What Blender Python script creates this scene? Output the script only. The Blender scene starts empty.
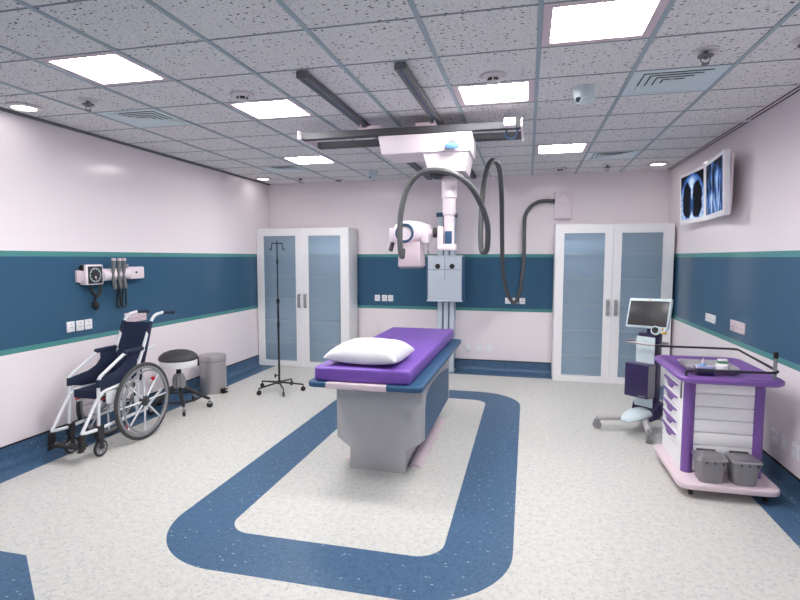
import bpy, bmesh, math, random
from mathutils import Vector, Matrix
random.seed(7)
PI = math.pi
C = bpy.context.scene.collection
# ------------------------------------------------------------------ helpers
def lin(c):
    return tuple(((v/255)/12.92 if v/255 <= 0.04045 else ((v/255+0.055)/1.055)**2.4) for v in c) + (1.0,)
class MB:
    """collects shapes, later linked as one mesh object"""
    def __init__(s): s.b = bmesh.new(); s.m = 0
    def _fin(s, fs):
        for f in fs: f.material_index = s.m
    def box(s, x0, x1, y0, y1, z0, z1, bev=0, seg=2, M=None):
        t = bmesh.new()
        bmesh.ops.create_cube(t, size=1)
        for v in t.verts:
            v.co = Vector(((x0+x1)/2+v.co.x*(x1-x0), (y0+y1)/2+v.co.y*(y1-y0), (z0+z1)/2+v.co.z*(z1-z0)))
        if bev: bmesh.ops.bevel(t, geom=t.edges[:]+t.verts[:], offset=bev, segments=seg, profile=0.5, affect='EDGES')
        if M is not None: bmesh.ops.transform(t, matrix=M, verts=t.verts)
        return s.merge(t)
    def merge(s, t):
        n0 = len(s.b.faces); mp = {}
        for v in t.verts: mp[v] = s.b.verts.new(v.co)
        for f in t.faces:
            try:
                nf = s.b.faces.new([mp[v] for v in f.verts]); nf.material_index = s.m
            except ValueError: pass
        t.free(); return s
    def rings(s, rings, cap=True, closed=False):
        vs = [[s.b.verts.new(p) for p in r] for r in rings]
        n = len(vs[0]); m = len(vs)
        for i in range(m if closed else m-1):
            a, b = vs[i], vs[(i+1) % m]
            for k in range(n):
                try: s.b.faces.new((a[k], a[(k+1) % n], b[(k+1) % n], b[k])).material_index = s.m
                except ValueError: pass
        if cap and not closed:
            for r in (vs[0], vs[-1]):
                try: s.b.faces.new(r).material_index = s.m
                except ValueError: pass
        return s
    def tube(s, pts, r, seg=10, closed=False, cap=True):
        P = [Vector(p) for p in pts]; n = len(P); R = r if isinstance(r, (list, tuple)) else [r]*n
        T = []
        for i in range(n):
            a = P[(i-1) % n] if (closed or i > 0) else P[i]
            b = P[(i+1) % n] if (closed or i < n-1) else P[i]
            T.append((b-a).normalized())
        up = Vector((0, 0, 1)) if abs(T[0].z) < 0.9 else Vector((1, 0, 0))
        N = T[0].cross(up).normalized(); rings = []
        for i in range(n):
            N = (N - T[i]*N.dot(T[i])).normalized(); B = T[i].cross(N)
            k = 1.0
            if 0 < i < n-1 and not closed:
                d1 = (P[i]-P[i-1]).normalized(); k = 1/max(0.5, d1.dot(T[i]))
            rings.append([P[i]+(N*math.cos(2*PI*j/seg)+B*math.sin(2*PI*j/seg))*R[i]*min(k, 1.4) for j in range(seg)])
        return s.rings(rings, cap, closed)
    def cyl(s, p, q, r, r2=None, seg=20): return s.tube([p, q], [r, r if r2 is None else r2], seg)
    def lathe(s, o, prof, axis=(0, 0, 1), seg=28, a0=0.0, closed=False):
        """prof: list of (radius, height) along axis from o"""
        o = Vector(o); A = Vector(axis).normalized()
        u = A.orthogonal().normalized(); w = A.cross(u); rings = []
        for r, h in prof:
            rr = max(r, 1e-5)
            rings.append([o+A*h+(u*math.cos(2*PI*k/seg+a0)+w*math.sin(2*PI*k/seg+a0))*rr for k in range(seg)])
        return s.rings(rings, not closed, closed)
    def prism(s, poly, axis, a, b, bev=0):
        """poly: 2-D outline; axis 'x': (y,z), 'y': (x,z), 'z': (x,y); extruded from a to b"""
        def P(p, h): return (h, p[0], p[1]) if axis == 'x' else ((p[0], h, p[1]) if axis == 'y' else (p[0], p[1], h))
        t = bmesh.new()
        A = [t.verts.new(P(p, a)) for p in poly]; B = [t.verts.new(P(p, b)) for p in poly]
        t.faces.new(A); t.faces.new(B[::-1]); n = len(poly)
        for k in range(n): t.faces.new((A[k], B[k], B[(k+1) % n], A[(k+1) % n]))
        bmesh.ops.recalc_face_normals(t, faces=t.faces)
        if bev: bmesh.ops.bevel(t, geom=t.edges[:], offset=bev, segments=2, profile=0.5, affect='EDGES')
        return s.merge(t)
    def torus(s, c, axis, R, r, seg=40, sseg=10):
        c = Vector(c); A = Vector(axis).normalized(); u = A.orthogonal().normalized(); w = A.cross(u); rg = []
        for i in range(seg):
            d = u*math.cos(2*PI*i/seg)+w*math.sin(2*PI*i/seg)
            rg.append([c+d*(R+r*math.cos(2*PI*j/sseg))+A*(r*math.sin(2*PI*j/sseg)) for j in range(sseg)])
        return s.rings(rg, False, True)
    def ball(s, c, r, sc=(1, 1, 1), seg=20):
        t = bmesh.new(); bmesh.ops.create_uvsphere(t, u_segments=seg, v_segments=seg//2, radius=r)
        for v in t.verts: v.co = Vector((c[0]+v.co.x*sc[0], c[1]+v.co.y*sc[1], c[2]+v.co.z*sc[2]))
        return s.merge(t)
def origin_of(o):
    v = Vector((0, 0, 0))
    while o is not None: v += o.location; o = o.parent
    return v
def obj(name, mb, mats, parent=None, origin=None, local=False, angle=38):
    """link a collected mesh as ONE object; coordinates are world unless local"""
    b = mb.b; O = Vector((0, 0, 0))
    if origin is not None: O = Vector(origin)
    elif parent is not None and not local and not parent.get('_loc'): O = origin_of(parent)
    if O.length: bmesh.ops.translate(b, verts=b.verts, vec=-O)
    bmesh.ops.recalc_face_normals(b, faces=b.faces)
    ca = math.radians(angle)
    for e in b.edges:
        e.smooth = not (len(e.link_faces) == 2 and e.calc_face_angle(0) > ca) and len(e.link_faces) == 2
    for f in b.faces: f.smooth = True
    me = bpy.data.meshes.new(name); b.to_mesh(me); b.free()
    for m in (mats if isinstance(mats, (list, tuple)) else [mats]): me.materials.append(m)
    o = bpy.data.objects.new(name, me); C.objects.link(o)
    if parent is not None: o.parent = parent
    elif origin is not None: o.location = O
    return o
def tag(o, label, cat, group=None):
    o['label'] = label; o['category'] = cat
    if group: o['group'] = group
    return o
def thing(name, label, cat, loc, rotz=0.0, group=None):
    o = bpy.data.objects.new(name, None); C.objects.link(o); o.empty_display_size = 0.1
    o.location = loc; o.rotation_euler = (0, 0, rotz)
    return tag(o, label, cat, group)
def struct(name, mb, mats, parent=None):
    o = obj(name, mb, mats, parent)
    o['kind'] = 'structure'
    return o
def dup(root, loc, label, group=None):
    r = root.copy(); C.objects.link(r); r.location = loc; r['label'] = label
    if group: r['group'] = group
    for ch in list(root.children):
        c = ch.copy(); C.objects.link(c); c.parent = r
        for g in list(ch.children):
            d = g.copy(); C.objects.link(d); d.parent = c
    return r
def cr(pts, n=8, closed=False):
    P = [Vector(p) for p in pts]; out = []; m = len(P)
    for i in range(m if closed else m-1):
        if closed: a, b, c, d = P[(i-1) % m], P[i], P[(i+1) % m], P[(i+2) % m]
        else: a, b, c, d = P[max(i-1, 0)], P[i], P[i+1], P[min(i+2, m-1)]
        for k in range(n):
            t = k/n
            out.append(0.5*((2*b)+(c-a)*t+(2*a-5*b+4*c-d)*t*t+(3*b-a-3*c+d)*t**3))
    if not closed: out.append(P[-1])
    return out
def arcs(pts, r, n=5):
    """polyline with rounded corners"""
    P = [Vector(p) for p in pts]; out = [P[0]]
    for i in range(1, len(P)-1):
        a = (P[i-1]-P[i]); b = (P[i+1]-P[i]); d = min(r, a.length*0.45, b.length*0.45)
        A = P[i]+a.normalized()*d; B = P[i]+b.normalized()*d
        for k in range(n+1):
            t = k/n; out.append(A*(1-t)**2+P[i]*2*t*(1-t)+B*t*t)
    out.append(P[-1]); return out
def rrect(x0, x1, y0, y1, r, n=6):
    p = []
    for cx, cy, a in ((x1-r, y1-r, 0), (x0+r, y1-r, PI/2), (x0+r, y0+r, PI), (x1-r, y0+r, 1.5*PI)):
        for k in range(n+1): p.append((cx+r*math.cos(a+PI/2*k/n), cy+r*math.sin(a+PI/2*k/n)))
    return p
# ------------------------------------------------------------------ node materials
class NX:
    def __init__(s, nt, sock): s.nt = nt; s.k = sock
    def _op(s, op, *a):
        n = s.nt.nodes.new('ShaderNodeMath'); n.operation = op
        for i, v in enumerate((s,)+a):
            if isinstance(v, NX): s.nt.links.new(v.k, n.inputs[i])
            else: n.inputs[i].default_value = v
        return NX(s.nt, n.outputs[0])
    def __add__(s, o): return s._op('ADD', o)
    __radd__ = __add__
    def __sub__(s, o): return s._op('SUBTRACT', o)
    def __mul__(s, o): return s._op('MULTIPLY', o)
    __rmul__ = __mul__
    def __truediv__(s, o): return s._op('DIVIDE', o)
    def lt(s, o): return s._op('LESS_THAN', o)
    def gt(s, o): return s._op('GREATER_THAN', o)
    def max(s, o): return s._op('MAXIMUM', o)
    def min(s, o): return s._op('MINIMUM', o)
    def abs(s): return s._op('ABSOLUTE')
    def sqrt(s): return s._op('SQRT')
    def sin(s): return s._op('SINE')
    def clamp(s): return s.max(0.0).min(1.0)
    def smooth(s, a, b):
        n = s.nt.nodes.new('ShaderNodeMapRange'); n.interpolation_type = 'SMOOTHSTEP'
        s.nt.links.new(s.k, n.inputs[0]); n.inputs[1].default_value = a; n.inputs[2].default_value = b
        return NX(s.nt, n.outputs[0])
def newmat(name):
    m = bpy.data.materials.new(name); m.use_nodes = True; nt = m.node_tree
    return m, nt, nt.nodes['Principled BSDF']
def mix(nt, f, a, b):
    n = nt.nodes.new('ShaderNodeMix'); n.data_type = 'RGBA'
    for i, v in ((6, a), (7, b)):
        if isinstance(v, tuple): n.inputs[i].default_value = v
        else: nt.links.new(v, n.inputs[i])
    if isinstance(f, NX): nt.links.new(f.k, n.inputs[0])
    else: n.inputs[0].default_value = f
    return n.outputs[2]
def coords(nt, kind='Object'):
    tc = nt.nodes.new('ShaderNodeTexCoord'); sp = nt.nodes.new('ShaderNodeSeparateXYZ')
    nt.links.new(tc.outputs[kind], sp.inputs[0])
    return tc.outputs[kind], NX(nt, sp.outputs[0]), NX(nt, sp.outputs[1]), NX(nt, sp.outputs[2])
def noise(nt, vec, scale, detail=2, rough=0.5):
    n = nt.nodes.new('ShaderNodeTexNoise'); n.inputs['Scale'].default_value = scale
    n.inputs['Detail'].default_value = detail; n.inputs['Roughness'].default_value = rough
    nt.links.new(vec, n.inputs['Vector']); return NX(nt, n.outputs[0])
def voro(nt, vec, scale):
    n = nt.nodes.new('ShaderNodeTexVoronoi'); n.inputs['Scale'].default_value = scale
    nt.links.new(vec, n.inputs['Vector'])
    sp = nt.nodes.new('ShaderNodeSeparateColor'); nt.links.new(n.outputs['Color'], sp.inputs[0])
    return NX(nt, n.outputs['Distance']), NX(nt, sp.outputs[0]), NX(nt, sp.outputs[1])
def scaled(nt, vec, s):
    n = nt.nodes.new('ShaderNodeMapping'); n.inputs['Scale'].default_value = s
    nt.links.new(vec, n.inputs['Vector']); return n.outputs[0]
def mat(name, rgb, rough=0.5, metal=0.0, var=0.04, spec=0.5, bump=0.0, bscale=200, coat=0.0):
    m, nt, p = newmat(name); c = lin(rgb)
    vec = coords(nt)[0]; n = noise(nt, vec, 9.0, 3)
    hi = tuple(min(1, v*(1+var)) for v in c[:3])+(1,); lo = tuple(v*(1-var) for v in c[:3])+(1,)
    nt.links.new(mix(nt, n, lo, hi), p.inputs['Base Color'])
    p.inputs['Roughness'].default_value = rough; p.inputs['Metallic'].default_value = metal
    p.inputs['Specular IOR Level'].default_value = spec; p.inputs['Coat Weight'].default_value = coat
    if bump:
        b = nt.nodes.new('ShaderNodeBump'); b.inputs['Strength'].default_value = bump; b.inputs['Distance'].default_value = 0.002
        nt.links.new(noise(nt, vec, bscale, 2).k, b.inputs['Height']); nt.links.new(b.outputs[0], p.inputs['Normal'])
    return m
def emit(name, rgb, strength):
    m, nt, p = newmat(name); p.inputs['Base Color'].default_value = (0.8, 0.8, 0.8, 1)
    p.inputs['Emission Color'].default_value = lin(rgb); p.inputs['Emission Strength'].default_value = strength
    return m
LIGHT = 48.0
M = dict(
    pinkmetal=mat('pink_enamel', (244, 232, 239), 0.35, spec=0.4), pinkplastic=mat('pink_plastic', (226, 208, 216), 0.4),
    white=mat('white_lacquer', (248, 248, 250), 0.3), offwhite=mat('white_plastic', (246, 246, 250), 0.4),
    tube=mat('white_tube', (226, 229, 234), 0.28), navy=mat('navy_cloth', (24, 38, 66), 0.8, bump=0.3, bscale=400),
    black=mat('black_rubber', (28, 28, 30), 0.55), blackmetal=mat('black_metal', (34, 35, 38), 0.4), dark=mat('dark_grey', (62, 62, 64), 0.6),
    grey=mat('grey_plastic', (150, 150, 154), 0.5), rimgrey=mat('grey_rim', (150, 152, 156), 0.35, 0.3), midgrey=mat('mid_grey_grip', (112, 114, 116), 0.6),
    steel=mat('brushed_steel', (168, 166, 168), 0.33, 0.85, bump=0.04), chrome=mat('chrome', (190, 190, 194), 0.18, 0.9),
    rail=mat('rail_grey', (112, 113, 117), 0.6, 0.0, spec=0.3), railblue=mat('rail_blue_strip', (58, 84, 118), 0.5), traysteel=mat('tray_steel', (196, 194, 196), 0.3, 0.45), leggrey=mat('leg_grey', (200, 196, 198), 0.4, 0.1), beam=mat('beam_grey', (84, 85, 89), 0.7, spec=0.15), cable=mat('cable_grey', (84, 86, 88), 0.5),
    purple=mat('purple_vinyl', (116, 78, 174), 0.45, var=0.03), cartpurple=mat('cart_purple', (122, 84, 160), 0.4, var=0.03), blue=mat('rail_blue', (46, 88, 126), 0.42), basegrey=mat('base_grey', (186, 186, 190), 0.45),
    pillow=mat('white_cotton', (226, 226, 230), 0.9, var=0.01, bump=0.15, bscale=300), ltblue=mat('pale_blue_enamel', (204, 216, 228), 0.35), cabblue=mat('blue_trim', (52, 88, 126), 0.45),
    handleblue=mat('light_blue_handle', (104, 150, 208), 0.4), eggplant=mat('dark_violet', (50, 40, 84), 0.38), mint=mat('pale_mint', (220, 236, 240), 0.3),
    screen=mat('dark_screen', (62, 62, 64), 0.3), red=mat('red_plastic', (200, 24, 32), 0.4), yellow=mat('amber_plastic', (222, 170, 50), 0.4),
    ventblue=mat('vent_blue', (214, 230, 234), 0.5), camblue=mat('camera_shell', (205, 222, 226), 0.35), tbar=mat('grid_bar', (158, 176, 186), 0.5), crossbar=mat('cross_bar', (136, 146, 154), 0.6), slot=mat('slot_black', (18, 18, 20), 0.7),
    frame=mat('light_frame', (216, 198, 206), 0.5), detector=mat('detector_shell', (214, 209, 213), 0.5), green=mat('green_print', (70, 140, 96), 0.5), lilac=mat('lilac_paper', (190, 190, 225), 0.6),
    panel=emit('light_diffuser', (255, 252, 250), LIGHT), spot=emit('downlight_lens', (255, 250, 246), 13.0), cabin=mat('cabinet_lining', (216, 236, 252), 0.5, var=0.01), shelf=mat('shelf_white', (248, 250, 252), 0.35),
    skirt_top=mat('black_capping', (20, 24, 30), 0.6), binplastic=mat('bin_grey', (138, 138, 142), 0.42), ring=mat('ring_blue', (58, 90, 126), 0.4), flatwhite=mat('wall_paint', (240, 234, 238), 0.6),
    bin=mat('bin_steel', (176, 174, 176), 0.34, 0.45), gdial=mat('dial_black', (30, 34, 38), 0.4),
)
def glass_mat():
    m = bpy.data.materials.new('cabinet_glass'); m.use_nodes = True; nt = m.node_tree; nt.nodes.clear()
    out = nt.nodes.new('ShaderNodeOutputMaterial'); tr = nt.nodes.new('ShaderNodeBsdfTransparent')
    vec = coords(nt)[0]; n = noise(nt, vec, 0.8, 1)
    nt.links.new(mix(nt, n, (0.93, 0.975, 0.995, 1), (0.945, 0.985, 1.0, 1)), tr.inputs[0])
    gl = nt.nodes.new('ShaderNodeBsdfGlossy'); gl.inputs['Roughness'].default_value = 0.2
    df = nt.nodes.new('ShaderNodeBsdfDiffuse'); df.inputs[0].default_value = lin((206, 231, 253)); m1 = nt.nodes.new('ShaderNodeMixShader'); m1.inputs[0].default_value = 0.28
    nt.links.new(tr.outputs[0], m1.inputs[1]); nt.links.new(df.outputs[0], m1.inputs[2])
    m2 = nt.nodes.new('ShaderNodeMixShader'); fr = nt.nodes.new('ShaderNodeFresnel'); fr.inputs[0].default_value = 1.45
    nt.links.new(fr.outputs[0], m2.inputs[0]); nt.links.new(m1.outputs[0], m2.inputs[1]); nt.links.new(gl.outputs[0], m2.inputs[2])
    nt.links.new(m2.outputs[0], out.inputs[0]); return m
M['glass'] = glass_mat()
# room sizes
XL, XR, YB, YF, H = -4.18, 1.90, 8.05, -1.6, 2.933
T1, T2, L1, L2, SK = 1.780, 1.732, 0.963, 0.917, 0.155
def wall_mat():
    m, nt, p = newmat('banded_wall_paint'); vec, x, y, z = coords(nt)
    pink = mix(nt, noise(nt, vec, 1.5, 2), lin((246, 237, 242)), lin((248, 240, 244)))
    teal = lin((86, 148, 148)); navy = lin((60, 97, 126))
    c = mix(nt, z.lt(T1)*z.gt(L2), pink, teal)
    c = mix(nt, z.lt(T2)*z.gt(L1), c, navy)
    nt.links.new(c, p.inputs['Base Color']); p.inputs['Roughness'].default_value = 0.15; p.inputs['Specular IOR Level'].default_value = 0.2
    return m
def vinyl(nt, vec):
    """white chip vinyl, blue chip vinyl colours"""
    d, a, b = voro(nt, scaled(nt, vec, (1, 1.6, 1)), 42.0); d2, a2, b2 = voro(nt, scaled(nt, vec, (1.7, 1, 1)), 75.0)
    n1 = noise(nt, vec, 26.0, 4, 0.65); n2 = noise(nt, vec, 1.2, 2)
    w = mix(nt, n1.smooth(0.35, 0.7), lin((213, 212, 207)), lin((198, 199, 196)))
    w = mix(nt, a.gt(0.84)*d.lt(0.45)*0.55, w, lin((168, 172, 174)))
    w = mix(nt, a2.gt(0.90)*d2.lt(0.42)*0.6, w, lin((170, 174, 176)))
    w = mix(nt, b2.gt(0.90)*d2.lt(0.45)*0.7, w, lin((226, 225, 221)))
    bl = mix(nt, n1.smooth(0.3, 0.7), lin((72, 106, 138)), lin((63, 95, 127)))
    bl = mix(nt, a.gt(0.82)*d.lt(0.5)*0.6, bl, lin((46, 76, 112)))
    bl = mix(nt, a2.gt(0.86)*d2.lt(0.45)*0.6, bl, lin((98, 132, 168)))
    bl = mix(nt, b.gt(0.955)*d.lt(0.34)*0.75, bl, lin((176, 192, 206)))
    return w, bl
def floor_mat():
    m, nt, p = newmat('vinyl_floor'); vec, x, y, z = coords(nt); w, bl = vinyl(nt, vec)
    def sd(x0, x1, y0, y1, r):
        ax = ((x-(x0+x1)/2).abs()-((x1-x0)/2-r)).max(0.0); ay = ((y-(y0+y1)/2).abs()-((y1-y0)/2-r)).max(0.0)
        return (ax*ax+ay*ay).sqrt()-r
    loop = sd(-2.234, -0.05, 2.458, 6.73, 0.55).lt(0.0)*sd(-1.838, -0.453, 2.857, 6.325, 0.17).gt(0.0)
    border = x.lt(-3.885).max(x.gt(1.612)).max(y.gt(7.70))
    patch = y.lt(2.334)*((x+2.797)*0.314+(y-2.334)*0.414).lt(0.0)
    mask = loop.max(border).max(patch)
    nt.links.new(mix(nt, mask, w, bl), p.inputs['Base Color']); p.inputs['Roughness'].default_value = 0.42; p.inputs['Specular IOR Level'].default_value = 0.35
    return m
def skirt_mat():
    m, nt, p = newmat('blue_vinyl_cove'); vec, x, y, z = coords(nt); w, bl = vinyl(nt, vec)
    nt.links.new(bl, p.inputs['Base Color']); p.inputs['Roughness'].default_value = 0.42; return m
def tile_mat():
    m, nt, p = newmat('fissured_ceiling_tile'); vec, x, y, z = coords(nt)
    v1 = scaled(nt, vec, (1, 1.9, 1)); d, a, b = voro(nt, v1, 24.0); d2, a2, b2 = voro(nt, scaled(nt, vec, (1.5, 1, 1)), 62.0); d3, a3, b3 = voro(nt, vec, 120.0)
    n1 = noise(nt, vec, 60.0, 3, 0.7)
    base = mix(nt, n1, lin((224, 223, 224)), lin((238, 237, 238)))
    wob = noise(nt, vec, 90.0, 2)*0.24
    base = mix(nt, a3.gt(0.72)*d3.lt(0.40)*0.5, base, lin((120, 120, 126)))
    base = mix(nt, a2.gt(0.70)*(d2+wob).lt(0.36)*0.8, base, lin((74, 74, 80)))
    base = mix(nt, a.gt(0.55)*(d+wob).lt(0.34), base, lin((40, 40, 45)))
    nt.links.new(base, p.inputs['Base Color']); p.inputs['Roughness'].default_value = 0.9; p.inputs['Specular IOR Level'].default_value = 0.1
    return m
M['wall'] = wall_mat(); M['floor'] = floor_mat(); M['skirt'] = skirt_mat(); M['tile'] = tile_mat()
# ------------------------------------------------------------------ room shell
b = MB(); b.box(XL-.1, XR+.1, YF-.1, YB+.1, -0.1, 0.0); struct('floor', b, M['floor'])
b = MB(); b.box(XL-.1, XL, YF, YB, 0, H+.25); struct('wall_left', b, M['wall'])
b = MB(); b.box(XR, XR+.1, YF, YB, 0, H+.25); struct('wall_right', b, M['wall'])
b = MB(); b.box(XL-.1, XR+.1, YB, YB+.1, 0, H+.25); struct('wall_back', b, M['wall'])
b = MB(); b.box(XL-.1, XR+.1, YF-.1, YF, 0, H+.25); struct('wall_front', b, M['wall'])
def cove(y0, y1, axis, wall, sgn):
    q = [(wall, 0), (wall+sgn*.05, 0), (wall+sgn*.05, .002), (wall+sgn*.032, .008), (wall+sgn*.018, .022), (wall+sgn*.008, .05), (wall+sgn*.006, SK), (wall, SK)]
    m = MB()
    return m.prism(q, 'y' if axis == 'y' else 'x', y0, y1)
for nm, ax, w, sg, a, c in (('left', 'y', XL, 1, YF, YB), ('right', 'y', XR, -1, YF, YB), ('back', 'x', YB, -1, XL, XR)):
    k = struct('baseboard_'+nm, cove(a, c, ax, w, sg), M['skirt'])
    m = MB(); lo, hi = sorted((w, w+sg*.010))
    if ax == 'y': m.box(lo, hi, a, c, SK, SK+.012)
    else: m.box(a, c, lo, hi, SK, SK+.012)
    obj('top_strip', m, M['skirt_top'], k)
GX = [-3.5614+.6*i for i in range(-1, 10)]; GX[0] = XL; GX = [XL]+[g for g in GX if g > XL+.1 and g < XR-.1]+[XR]
GY = [2.1582+.5414*j for j in range(-6, 11)]; GY = [YF]+[g for g in GY if YF+.05 < g < YB-.1]+[YB]
def gx(i): return -3.5614+.6*i
def gy(j): return 2.1582+.5414*j
lights = [(1, 1, 'ceiling light panel nearest the left wall, above the wheelchair side of the room'), (2, 3, 'square ceiling light panel left of the overhead grey rails'), (6, 1, 'largest square ceiling light panel, cut by the top edge at the right'),
          (5, 3, 'square ceiling light panel just right of the rails, beside a smoke detector'), (1, 7, 'far ceiling light panel at the left, behind the x-ray bridge'), (6, 7, 'far ceiling light panel at the right, in line with the wall cable box'),
          (1, -6, 'added ceiling fill panel, unseen behind the camera on the left side'), (6, -6, 'added ceiling fill panel, unseen behind the camera on the right side')]  # this pair is added out of view behind the camera as frontal fill
vents = [(0, 3, 'square pale blue air vent in the ceiling nearest the left wall light'), (6.99, 3, 'square pale blue ceiling air vent at front right below a sprinkler'), (0, 8, 'far left pale blue air vent near the back corner of the ceiling'), (6.99, 8, 'far right pale blue air vent near the back wall')]
holes = [(gx(i)+.3, gy(j)+.27) for i, j, _ in lights]+[(gx(round(i))+.3, gy(j)+.27) for i, j, _ in vents]
b = MB()
for i in range(len(GX)-1):
    for j in range(len(GY)-1):
        x0, x1, y0, y1 = GX[i], GX[i+1], GY[j], GY[j+1]
        if any(x0 < hx < x1 and y0 < hy < y1 for hx, hy in holes): continue
        b.box(x0, x1, y0, y1, H, H+.02)
struct('ceiling', b, M['tile'])
b = MB(); b.box(XL-.1, XR+.1, YF-.1, YB+.1, H+.25, H+.33); struct('ceiling_slab', b, M['flatwhite'])
b = MB()
for g in GX[1:-1]: b.box(g-.013, g+.013, YF, YB, H-.007, H+.0005)
t = struct('trim_1', b, M['tbar'])
b = MB()
for g in GY[1:-1]: b.box(XL, XR, g-.006, g+.006, H-.003, H+.0004)
struct('trim_2', b, M['crossbar'])
b = MB(); b.box(XL, XL+.03, YF, YB, H-.022, H-.0005); struct('trim_3', b, M['rail'])
# slot diffusers along the right edge of the ceiling
for k, (a, c, lab) in enumerate(((5.36, 7.98, 'far half of the black twin slot air diffuser along the right wall'), (0.9, 5.30, 'near half of the black twin slot air diffuser along the right wall'))):
    s = thing('slot_diffuser', lab, 'air vent', ((XR-.055), a, H), group='slot diffusers along the right wall')
    m = MB(); m.box(XR-.082, XR-.008, a, c, H-.004, H-.0006); obj('frame', m, M['pinkmetal'], s)
    for q in (.074, .036):
        m = MB(); m.box(XR-q, XR-q+.017, a+.01, c-.01, H-.0052, H-.004); obj('slot', m, M['slot'], s)
# ceiling light panels
def light_panel(i, j, lab):
    x0, y0 = gx(i)+.014, gy(j)+.008; x1, y1 = x0+.572, y0+.5254
    t = thing('ceiling_light', lab, 'light', ((x0+x1)/2, (y0+y1)/2, H), group='ceiling light panels')
    m = MB(); w = .046; zz = H-.002
    oz = [(x0, y0), (x1, y0), (x1, y1), (x0, y1)]; iz = [(x0+w, y0+w), (x1-w, y0+w), (x1-w, y1-w), (x0+w, y1-w)]
    def rg(p, z): return [(a, c, z) for a, c in p]
    m.rings([rg(oz, H+.06), rg(oz, zz), rg(iz, zz), rg(iz, H+.024)], cap=False); obj('frame', m, M['frame'], t)
    m = MB(); m.box(x0+w-.004, x1-w+.004, y0+w-.004, y1-w+.004, H+.022, H+.034); obj('diffuser', m, M['panel'], t)
    m = MB(); m.box(x0, x1, y0, y1, H+.06, H+.11); obj('housing', m, M['detector'], t)
    return t
for a in lights: light_panel(*a)
def vent(i, j, lab):
    x0, y0 = gx(round(i))+.014, gy(j)+.008; x1, y1 = x0+.572, y0+.5254; cx, cy = (x0+x1)/2, (y0+y1)/2
    t = thing('air_vent', lab, 'air vent', (cx, cy, H), group='square ceiling air vents')
    def sq(hx, hy, z): return [(cx-hx, cy-hy, z), (cx+hx, cy-hy, z), (cx+hx, cy+hy, z), (cx-hx, cy+hy, z)]
    m = MB(); hx, hy = .286, .2627
    m.rings([sq(hx, hy, H+.012), sq(hx, hy, H-.003), sq(hx-.034, hy-.034, H-.003), sq(hx-.034, hy-.034, H+.012)], cap=False); obj('frame', m, M['ventblue'], t)
    for k in range(5):
        f = .030+.0475*k
        m = MB(); m.rings([sq(hx-f, hy-f, H-.002), sq(hx-f-.042, hy-f-.042, H+.004), sq(hx-f-.043, hy-f-.043, H+.006), sq(hx-f-.002, hy-f-.002, H+.0005)], cap=False, closed=True); obj('louvre', m, M['ventblue'], t)
    m = MB(); m.box(cx-.010, cx+.010, cy-.006, cy+.006, H-.001, H+.02); obj('centre_plate', m, M['ventblue'], t)
    m = MB(); m.box(x0, x1, y0, y1, H+.06, H+.10); obj('plenum', m, M['slot'], t)
for a in vents: vent(*a)
def downlight(x, y, lab):
    t = thing('downlight', lab, 'light', (x, y, H), group='round ceiling downlights'); m = MB()
    m.lathe((x, y, H), [(.078, -.004), (.125, -.004), (.128, -.012), (.098, -.022), (.090, -.022), (.082, -.012)], seg=36); obj('trim_ring', m, M['detector'], t)
    m = MB(); m.lathe((x, y, H), [(.0, -.010), (.084, -.010), (.084, -.014), (.0, -.014)], seg=32); obj('lens', m, M['spot'], t)
downlight(-3.945, 3.493, 'round downlight at the left edge of the ceiling above the wheelchair wall')
downlight(-3.945, 7.42, 'round downlight in the back left corner of the ceiling')
downlight(1.594, 7.42, 'round downlight in the back right corner of the ceiling')
def sprinkler(x, y, lab):
    t = thing('sprinkler', lab, 'sprinkler', (x, y, H), group='ceiling sprinklers'); m = MB()
    m.lathe((x, y, H), [(.0, .001), (.072, .001), (.072, -.005), (.04, -.010), (.0, -.010)]); obj('rosette', m, M['detector'], t)
    m = MB(); m.lathe((x, y, H), [(.0, -.010), (.014, -.010), (.014, -.026), (.043, -.032), (.043, -.037), (.012, -.041), (.009, -.052), (.0, -.052)]); obj('head', m, M['midgrey'], t)
    m = MB()
    for s in (-1, 1): m.tube(cr([(x+s*.024, y, H-.036), (x+s*.025, y, H-.056), (x+s*.014, y, H-.072), (x, y, H-.079)], 4), .003, 6)
    m.lathe((x, y, H), [(.0, -.078), (.021, -.078), (.021, -.082), (.0, -.082)]); obj('deflector', m, M['midgrey'], t)
sprinkler(-3.315, 3.478, 'ceiling sprinkler beside the left air vent above the wheelchair')
sprinkler(-3.366, 7.50, 'far ceiling sprinkler above the left cabinet')
sprinkler(.985, 3.50, 'ceiling sprinkler in front of the large right air vent')
sprinkler(.985, 7.38, 'far ceiling sprinkler above the right cabinet')
sprinkler(1.475, 3.45, 'ceiling sprinkler cut by the right edge of the photo')
def smoke(x, y, lab):
    t = thing('smoke_detector', lab, 'smoke detector', (x, y, H), group='ceiling smoke detectors'); m = MB()
    m.lathe((x, y, H), [(.0, -.001), (.088, -.001), (.088, -.016), (.074, -.024), (.0, -.024)], seg=32); obj('base', m, M['detector'], t)
    m = MB(); m.lathe((x, y, H), [(.0, -.024), (.042, -.024), (.042, -.044), (.0, -.044)]); obj('chamber', m, M['dark'], t)
    m = MB(); m.lathe((x, y, H), [(.0, -.044), (.044, -.044), (.040, -.055), (.0, -.058)])
    for k in range(6):
        a = k*PI/3; m.box(-.004, .004, .040, .046, -.046, -.022, M=Matrix.Translation((x, y, H))@Matrix.Rotation(a, 4, 'Z'))
    obj('cap', m, M['detector'], t)
    m = MB()
    for s in (-1, 1): m.ball((x+s*.07, y-.03, H-.024), .004, seg=8)
    obj('indicator_light', m, M['red'], t)
smoke(-2.08, 3.62, 'smoke detector at the corner of the light panel left of the rails'); smoke(-.245, 3.64, 'smoke detector in front of the light panel right of the rails')
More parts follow.
